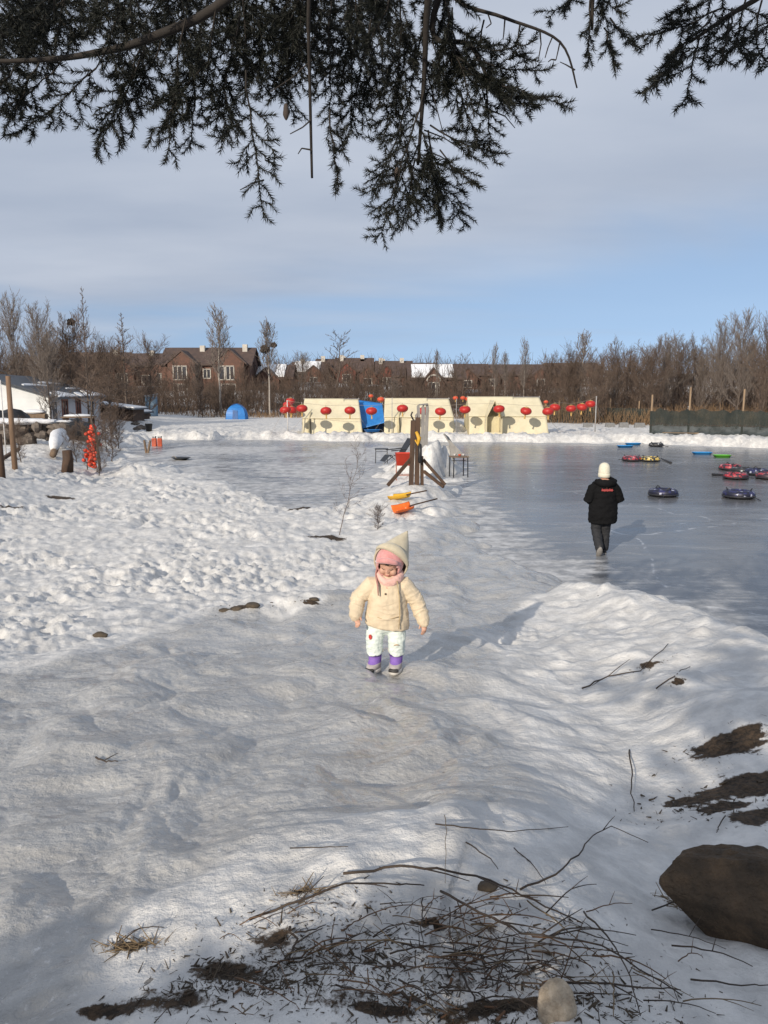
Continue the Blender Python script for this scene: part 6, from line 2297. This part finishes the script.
hand(mb, LA[2] + (LA[2] - LA[1]).normalized() * .03, Vector((.30, -.50, -.82)), Vector((.8, -.5, 0)), .78, .55)
hand(mb, RA[2] + (RA[2] - RA[1]).normalized() * .03, Vector((.10, -.35, -.92)), Vector((-.8, -.55, 0)), .78, .5)
LL = [(-.075, .005, .40), (-.098, -.02, .24), (-.092, .0, .07)]
RL = [(.07, .005, .40), (.075, -.03, .25), (.072, .0, .07)]
for A_ in (LL, RL):
    tap(mb, A_, [.06, .045, .035], 12)
    f = Vector(A_[2])
    tap(mb, [f + Vector((0, .01, -.02)), f + Vector((-.01, -.035, -.035))], [.028, .022], 10)
link('body', remeshed(mb, .0034, 3), M_SKIN, CH, smooth=True)
# closed, lowered lids and brows
for sx in (-1, 1):
    MB().tube([PH(.016 * sx, -.0815, -.002), PH(.029 * sx, -.0825, -.0075), PH(.043 * sx, -.0735, -.002)], .0019, 6).build('eyelash', M_HAIR, CH, smooth=True)
    MB().tube([PH(.016 * sx, -.0835, .026), PH(.030 * sx, -.0815, .029), PH(.043 * sx, -.0725, .025)], .0013, 6).build('eyebrow', M_HAIR, CH, smooth=True)
MB().ell(PH(0, -.0885, -.0552), (.013, .004, .0045), HM).build('lips', pm('lips', (.50, .17, .14), (.42, .13, .11), 40, .4, 0), CH, smooth=True)
# fringe and hair under the cap
mb = MB()
for k in range(13):
    x = -.058 + .0097 * k
    mb.tube([PH(x * .9, -.070 + abs(x) * .35, .062), PH(x, -.083 + abs(x) * .42, .040), PH(x * 1.04, -.084 + abs(x) * .44, .026 - .004 * (k % 2))], [.0075, .0062, .002], 6)
mb.build('hair', M_HAIR, CH, smooth=True)

M_JACK = pm('cream_quilted_cloth', (0.66, 0.545, 0.385), (0.54, 0.44, 0.31), 9, .75, .25, 26, .006, sheen=.2)
M_PANT = pm('pale_mint_cotton', (0.70, 0.76, 0.71), (0.60, 0.67, 0.63), 16, .8, .25, 40, .004)
M_PINK = pm('pink_plush', (0.66, 0.31, 0.29), (0.52, 0.22, 0.215), 28, .95, .6, 160, .004, sheen=.5)
M_PALEP = pm('pale_pink_plush', (0.76, 0.47, 0.40), (0.64, 0.36, 0.31), 28, .95, .6, 160, .004, sheen=.5)
M_HOOD = pm('olive_beige_felt', (0.52, 0.46, 0.34), (0.42, 0.37, 0.27), 22, .9, .35, 90, .003, sheen=.3)
M_BOOT = pm('purple_suede', (0.24, 0.135, 0.46), (0.17, 0.09, 0.36), 20, .85, .3, 60, .003)
M_FUR = pm('cream_fur', (0.74, 0.68, 0.58), (0.58, 0.52, 0.44), 60, .95, .9, 120, .006)
M_SOLE = pm('white_rubber', (0.66, 0.63, 0.58), (0.55, 0.52, 0.48), 12, .6, .1)
mb = MB()
n = 32


def ring(z, cx, cy, rx, ry, tilt=0.0):
    return [(cx + rx * math.copysign(abs(math.cos(a)) ** .85, math.cos(a)), cy + ry * math.copysign(abs(math.sin(a)) ** .85, math.sin(a)), z + tilt * math.cos(a)) for a in np.linspace(0, 2 * math.pi, n, endpoint=False)]


mb.rings([ring(.358, 0, .0, .164, .125, -.022), ring(.374, 0, .0, .172, .134, -.022), ring(.42, 0, .0, .172, .136, -.015), ring(.50, 0, 0, .158, .128), ring(.58, .002, -.002, .146, .12), ring(.65, .004, 0, .135, .108), ring(.705, .006, 0, .115, .092), ring(.745, .010, -.005, .080, .075), ring(.765, .012, -.006, .062, .06)])
for A_ in (LA, RA):
    sh = A_[0] + Vector((-A_[0].x * .3, 0, -.005))
    tap(mb, [sh, A_[0], A_[0].lerp(A_[1], .5), A_[1], A_[1].lerp(A_[2], .6), A_[2] + (A_[2] - A_[1]).normalized() * .030], [.064, .070, .064, .061, .056, .050], 16)
for A_ in (LA, RA):
    for f_ in (.62, .86, 1.0, 1.14, 1.4, 1.7):
        c_ = A_[0].lerp(A_[1], f_) if f_ <= 1 else A_[1].lerp(A_[2], f_ - 1)
        dv = ((A_[1] - A_[0]) if f_ <= 1 else (A_[2] - A_[1])).normalized()
        s1, u1, _d = frame_of(dv)
        rr0 = .058 - .007 * max(0, f_ - 1)
        mb.tube([c_ + s1 * rr0 * math.cos(a) + u1 * rr0 * math.sin(a) + dv * .010 * math.sin(a * 2 + f_ * 9) for a in np.linspace(0, 2 * math.pi, 18)], .0085, 6)
for (z_, rx_, ry_, ph_) in ((.44, .171, .136, 0), (.50, .160, .129, 2), (.565, .149, .121, 4)):
    mb.tube([(rx_ * math.cos(a), ry_ * math.sin(a), z_ + .014 * math.sin(a * 3 + ph_)) for a in np.linspace(R(200), R(340), 14)], .007, 6)
link('jacket', remeshed(mb, .0045, 3, fold=.0052, fscale=15, seed=5), M_JACK, CH, smooth=True)
JK = CH.children[-1] if CH.children else None
M_SEAM = pm('jacket_seam', (0.50, 0.37, 0.20), None, 20, .8, 0)
MB().tube([(.075, -.098, .735), (.092, -.122, .60), (.095, -.138, .48), (.088, -.142, .376)], [.004, .0045, .005, .004], 6).build('front_seam', M_SEAM, CH, smooth=True)
MB().tube([(-.12, -.092, .475), (-.05, -.132, .455), (.03, -.139, .455), (.09, -.133, .47)], .0028, 6).build('pocket_seam', M_SEAM, CH, smooth=True)
MB().ell((-.012, -.118, .640), (.008, .004, .008)).build('button', pm('brown_button', (.12, .08, .05)), CH, smooth=True)
MB().rings([[(.006 + (.078 + .06 * v) * u, -.103 - .019 * v + .03 * u * u * (1 - .2 * v), .70 - .085 * v) for (u, v) in q] for q in ([(-1, 0), (-.5, 0), (0, 0), (.5, 0), (1, 0)], [(-.9, .6), (-.45, .62), (0, .64), (.45, .62), (.9, .6)], [(-.7, 1), (-.35, 1.02), (0, 1.02), (.35, 1.02), (.7, 1)])], cap=False)
for A_, nm in ((LA, 'cuff'), (RA, 'cuff')):
    d_ = (A_[2] - A_[1]).normalized()
    MB().tube([A_[2] + d_ * .028, A_[2] + d_ * .044, A_[2] + d_ * .050], [.047, .043, .032], 16).build(nm, M_SEAM if False else M_JACK, CH, smooth=True)
# trousers
mb = MB()
tap(mb, [(-.05, 0, .385), (.05, 0, .385)], [.095, .095], 16)
for A_ in (LL, RL):
    a, b, c = map(Vector, A_)
    tap(mb, [a, a.lerp(b, .5), b, b.lerp(c, .55), c + Vector((0, 0, .085))], [.079, .074, .067, .064, .057], 16)
link('trousers', remeshed(mb, .0045, 4, fold=.0048, fscale=24, seed=9), M_PANT, CH, smooth=True)
MB().box((-.128, -.078, .292), (.030, .008, .024), Matrix.Rotation(R(-40), 3, 'Z')).box((-.128, -.079, .292), (.016, .009, .040), Matrix.Rotation(R(-40), 3, 'Z')).build('red_patch', pm('red_patch', (.6, .06, .05)), CH, bevel=.003)
MB().tube([(.052, -.094, .232), (.072, -.103, .240), (.092, -.095, .233)], [.006, .009, .006], 8, (1, .5)).build('tan_patch', pm('tan_patch', (.62, .42, .24)), CH, smooth=True)
# boots
M_TOE = pm('black_toe_rubber', (.03, .028, .028))
M_SUE = pm('grey_suede', (.42, .38, .37), (.32, .29, .29), 25, .9, .3)
for A_, yaw in ((LL, .42), (RL, .22)):
    c = Vector(A_[2])
    Mz = Matrix.Rotation(-yaw, 3, 'Z')
    bt = empty('boot', (c.x, c.y, 0))
    bt.parent = CH
    mb = MB()

    def bring(z, y0, y1, wx):
        return [Mz @ Vector((wx * math.cos(a), (y0 + y1) / 2 + (y1 - y0) / 2 * math.sin(a), z)) for a in np.linspace(0, 2 * math.pi, 20, endpoint=False)]
    mb.rings([bring(.024, -.115, .060, .046), bring(.05, -.112, .060, .047), bring(.068, -.085, .058, .047), bring(.082, -.060, .056, .048), bring(.12, -.056, .056, .050), bring(.150, -.056, .057, .052), bring(.158, -.050, .052, .046)])
    COL.objects.unlink(bt)
    bpy.data.objects.remove(bt)
    bo = mb.build('boot', M_BOOT, CH, smooth=True)
    bo.location = (c.x, c.y, 0)
    MB().rings([bring(.0, -.118, .062, .046), bring(.004, -.122, .065, .050), bring(.022, -.124, .066, .051), bring(.030, -.119, .063, .048)]).build('sole', M_SOLE, bo, smooth=True)
    MB().rings([bring(.0242, -.126, -.085, .040), bring(.036, -.124, -.085, .040), bring(.044, -.119, -.09, .036), bring(.048, -.112, -.095, .024)]).build('toe_cap', M_TOE, bo, smooth=True)
    MB().rings([bring(.0245, -.113, .062, .048), bring(.05, -.113, .062, .049), bring(.066, -.095, .060, .050), bring(.072, -.07, .058, .050)]).build('lower_panel', M_SUE, bo, smooth=True)
    MB().tube([Mz @ Vector((.052 * math.cos(a), .052 * math.sin(a), .163)) for a in np.linspace(0, 2 * math.pi, 18)], .016, 8).build('fur_cuff', M_FUR, bo, smooth=True)
    MB().tube([Mz @ Vector((.050 * math.cos(a), -.002 + .060 * math.sin(a), .132)) for a in np.linspace(math.pi, 2 * math.pi, 12)], .006, 6).build('strap', pm('dark_purple_strap', (.10, .05, .22)), bo, smooth=True)
# cap, muffler and pointed hood
def shell(c, M, r, opening, thick, name, mat, parent, nu=40, nv=26):
    """ellipsoid shell with a face opening"""
    bm = bmesh.new()
    bmesh.ops.create_uvsphere(bm, u_segments=nu, v_segments=nv, radius=1)
    kill = []
    for f in bm.faces:
        q = f.calc_center_median()
        if q.y < 0 and (q.x / opening[0]) ** 2 + ((q.z - opening[2]) / opening[1]) ** 2 < 1:
            kill.append(f)
    bmesh.ops.delete(bm, geom=kill, context='FACES')
    for v in bm.verts:
        p = M @ Vector((v.co.x * r[0], v.co.y * r[1], v.co.z * r[2]))
        v.co = p + Vector(c)
    me_ = bpy.data.meshes.new(name)
    bm.to_mesh(me_)
    bm.free()
    o = link(name, me_, mat, parent, smooth=True)
    so = o.modifiers.new('thick', 'SOLIDIFY')
    so.thickness = thick
    so.offset = 1
    return o


shell(hc + HM @ Vector((0, .010, .008)), HM, (.094, .100, .112), (.80, .66, -.16), .012, 'cap', M_PINK, CH)
rim = [PH(.074 * math.cos(a), -.081 + .050 * abs(math.cos(a)) ** 2.2, -.022 + .064 * math.sin(a)) for a in np.linspace(R(-8), R(188), 22)]
MB().tube([PH(-.090, -.045, .030), PH(-.056, -.092, .072), PH(0, -.103, .088), PH(.056, -.092, .072), PH(.090, -.045, .030)], [.012, .020, .024, .020, .012], 12, (1, 1)).build('cap_brim', M_PINK, CH, smooth=True)
mb = MB()
mf = []
for a in np.linspace(0, 2 * math.pi, 30):
    mf.append(PH(.084 * math.cos(a), .0 + .092 * math.sin(a), -.126 - .006 * math.sin(a) + .026 * abs(math.cos(a)) ** 2))
mb.tube(mf, .033, 12, (.85, 1.25))
link('muffler', remeshed(mb, .0045, 3, fold=.003, fscale=30, seed=3), M_PALEP, CH, smooth=True)
# hood: rings swept from the brow back and up into a point
tip = Vector((.158, .085, 1.085))
rg = []
for k in range(13):
    t = k / 12
    base_c = hc + HM @ Vector((.006, .030 + .045 * t, -.002 + .012 * t))
    if t < .45:
        cc = base_c
        k2 = 1.0 + .06 * math.sin(math.pi * t / .45)
    else:
        s_ = (t - .45) / .55
        cc = base_c.lerp(tip, s_ ** .9)
        k2 = (1 - s_) ** .95 * 1.0 + .004
    ax = (HM @ Vector((.05, 1, -.10))).normalized().lerp((tip - base_c).normalized(), min(1, t * 1.7)).normalized()
    sx = ax.cross(Vector((0, 0, 1))).normalized()
    su = sx.cross(ax)
    ringp = []
    for a in np.linspace(0, 2 * math.pi, 30, endpoint=False):
        rx, ry = .128 * k2, .148 * k2
        ringp.append(cc + sx * rx * math.cos(a) + su * ry * math.sin(a))
    rg.append(ringp)
o = MB().rings(rg, cap=False).build('hood', M_HOOD, CH, smooth=True)
so = o.modifiers.new('thick', 'SOLIDIFY')
so.thickness = .009
MB().tube([hc + HM @ Vector((.006 + .128 * math.cos(a), .022, -.004 + .146 * math.sin(a))) for a in np.linspace(0, 2 * math.pi, 30)], .008, 8).build('hood_edge', M_HOOD, CH, smooth=True)
MB().tube([PH(-.088, -.030, -.02), PH(-.096, -.050, -.085), Vector((-.070, -.118, .705)), Vector((-.066, -.135, .632))], [.016, .018, .015, .009], 10, (1, .45)).build('scarf_tail', pm('dusty_rose_cloth', (.42, .22, .19), (.33, .16, .14), 28, .9, .4), CH, smooth=True)

# ---------------------------------------------------------------- the walker on the ice
wp = on(601, 555)
WK = tag(empty('person', wp, R(3)), 'person in a long black coat and white knit hat walking away over the ice', 'person')
M_COAT = pm('black_down_coat', (0.009, 0.009, 0.010), (0.005, 0.005, 0.0055), 7, .85, .35, 16, .02, spec=.1)
M_TROU = pm('charcoal_trousers', (0.016, 0.017, 0.021), (0.010, 0.0105, 0.013), 9, .8, .3)
M_KNIT = pm('ivory_knit', (0.70, 0.66, 0.54), (0.58, 0.54, 0.43), 30, .9, .7, 70, .006, stretch=(1, 1, 3))
mb = MB()
hw = Vector((0, .03, 1.475))
WM = Matrix.Rotation(math.pi, 3, 'Z') @ Matrix.Rotation(R(10), 3, 'X')
head_shape(mb, hw, WM, 1.08)
tap(mb, [(0, 0, 1.28), (0, .02, 1.42)], [.055, .052])
tap(mb, [(0, 0, .82), (0, 0, 1.05), (0, 0, 1.27)], [.14, .14, .13], 16, (1.15, .75))
wl_ = [Vector(p) for p in ((-.17, 0, 1.27), (-.285, -.03, 1.02), (-.14, .17, .93))]
wr_ = [Vector(p) for p in ((.17, 0, 1.27), (.285, -.03, 1.02), (.14, .17, .93))]
for A_, s in ((wl_, -1), (wr_, 1)):
    tap(mb, A_, [.055, .045, .032], 12)
    d_ = (A_[2] - A_[1]).normalized()
    hand(mb, A_[2] + d_ * .02, d_, Vector((0, .3, 1)), 1.0, .6)
wll = [Vector(p) for p in ((-.10, 0, .82), (-.105, .02, .46), (-.095, -.16, .15))]
wrl = [Vector(p) for p in ((.09, 0, .82), (.075, .07, .45), (.075, .06, .09))]
for A_ in (wll, wrl):
    tap(mb, A_, [.085, .06, .04], 12)
tap(mb, [wll[2], wll[2] + Vector((0, .03, -.03))], [.032, .028])
tap(mb, [wrl[2] + Vector((0, .0, .0)), wrl[2] + Vector((0, .06, -.04))], [.032, .028])
link('body', remeshed(mb, .0055, 3), M_SKIN, WK, smooth=True)
mb = MB()


def cr_(z, rx, ry, cy=0.0):
    return [(rx * math.cos(a), cy + ry * math.sin(a), z) for a in np.linspace(0, 2 * math.pi, 32, endpoint=False)]


mb.rings([cr_(.58, .245, .175), cr_(.60, .255, .185), cr_(.75, .262, .19), cr_(.9, .255, .18), cr_(1.02, .23, .165), cr_(1.15, .232, .165), cr_(1.24, .215, .15), cr_(1.31, .15, .12), cr_(1.37, .10, .095)])
for A_ in (wl_, wr_):
    tap(mb, [A_[0] * 1.0 + Vector((-A_[0].x * .25, 0, -.02)), A_[0].lerp(A_[1], .3), A_[0].lerp(A_[1], .7), A_[1], A_[1].lerp(A_[2], .5), A_[2]], [.10, .094, .088, .088, .075, .062], 16)
link('coat', remeshed(mb, .011, 5, fold=.011, fscale=9, seed=2), M_COAT, WK, smooth=True)
MB().tube([(-.17, -.04, 1.33), (-.10, -.125, 1.31), (0, -.15, 1.30), (.10, -.125, 1.31), (.17, -.04, 1.33), (.10, .04, 1.38)], [.05, .065, .07, .065, .05, .04], 14).build('hood', M_COAT, WK, smooth=True)
# a strip of red lettering across the upper back, too small to read
m_ = MB()
for k in range(9):
    x = -.088 + .022 * k
    zz_ = 1.190 + (.006 if k % 3 == 0 else 0)
    m_.box((x, -.176 + .9 * x * x, zz_), (.017, .010, .034 if k % 2 else .044))
m_.box((0, -.173, 1.187), (.205, .012, .022))
m_.build('red_lettering', pm('red_print', (.36, .055, .05), (.26, .035, .035), 20, .6, 0), WK)
# beanie
rg = []
for (z, k) in ((-.045, 1.0), (0, 1.03), (.04, 1.0), (.08, .96), (.115, .86), (.142, .68), (.160, .42), (.168, .06)):
    rg.append([hw + Vector((.098 * k * math.cos(a), .112 * k * math.sin(a) - .005, z + .02)) for a in np.linspace(0, 2 * math.pi, 28, endpoint=False)])
MB().rings(rg).build('knit_hat', M_KNIT, WK, smooth=True)
MB().rings([[hw + Vector((.103 * k * math.cos(a), .117 * k * math.sin(a) - .005, z)) for a in np.linspace(0, 2 * math.pi, 28, endpoint=False)] for (z, k) in ((-.075, .94), (-.07, 1.0), (-.03, 1.03), (-.01, 1.01), (0.0, .97))]).build('hat_band', M_KNIT, WK, smooth=True)
mb = MB()
tap(mb, [(-.08, 0, .80), (.08, 0, .80)], [.125, .125], 16)
for A_ in (wll, wrl):
    tap(mb, [A_[0], A_[0].lerp(A_[1], .5), A_[1], A_[1].lerp(A_[2], .5), A_[2] + Vector((0, 0, .02))], [.115, .105, .092, .085, .08], 16)
link('trousers', remeshed(mb, .010, 4, fold=.009, fscale=12, seed=6), M_TROU, WK, smooth=True)
M_WB = pm('dark_grey_boot', (.05, .048, .046), (.03, .03, .03), 10, .7, .2)
M_WS = pm('worn_grey_sole', (.30, .28, .26), (.2, .19, .18), 14, .8, .3)


def wboot(ankle, pitch, yaw):
    Mx = Matrix.Rotation(yaw, 3, 'Z') @ Matrix.Rotation(pitch, 3, 'X')
    a = Vector(ankle)

    def rr_(z, y0, y1, wx):
        return [a + Mx @ Vector((wx * math.cos(t), (y0 + y1) / 2 + (y1 - y0) / 2 * math.sin(t), z)) for t in np.linspace(0, 2 * math.pi, 18, endpoint=False)]
    o = MB().rings([rr_(-.075, -.07, .19, .048), rr_(-.03, -.07, .18, .049), rr_(.0, -.062, .10, .05), rr_(.05, -.06, .07, .055), rr_(.10, -.062, .07, .058)]).build('boot', M_WB, WK, smooth=True)
    MB().rings([rr_(-.100, -.074, .195, .048), rr_(-.092, -.078, .2, .052), rr_(-.074, -.078, .2, .052)]).build('sole', M_WS, o, smooth=True)


wboot((-.095, -.16, .175), R(-52), R(-6))
wboot((.075, .06, .10), 0, R(-5))
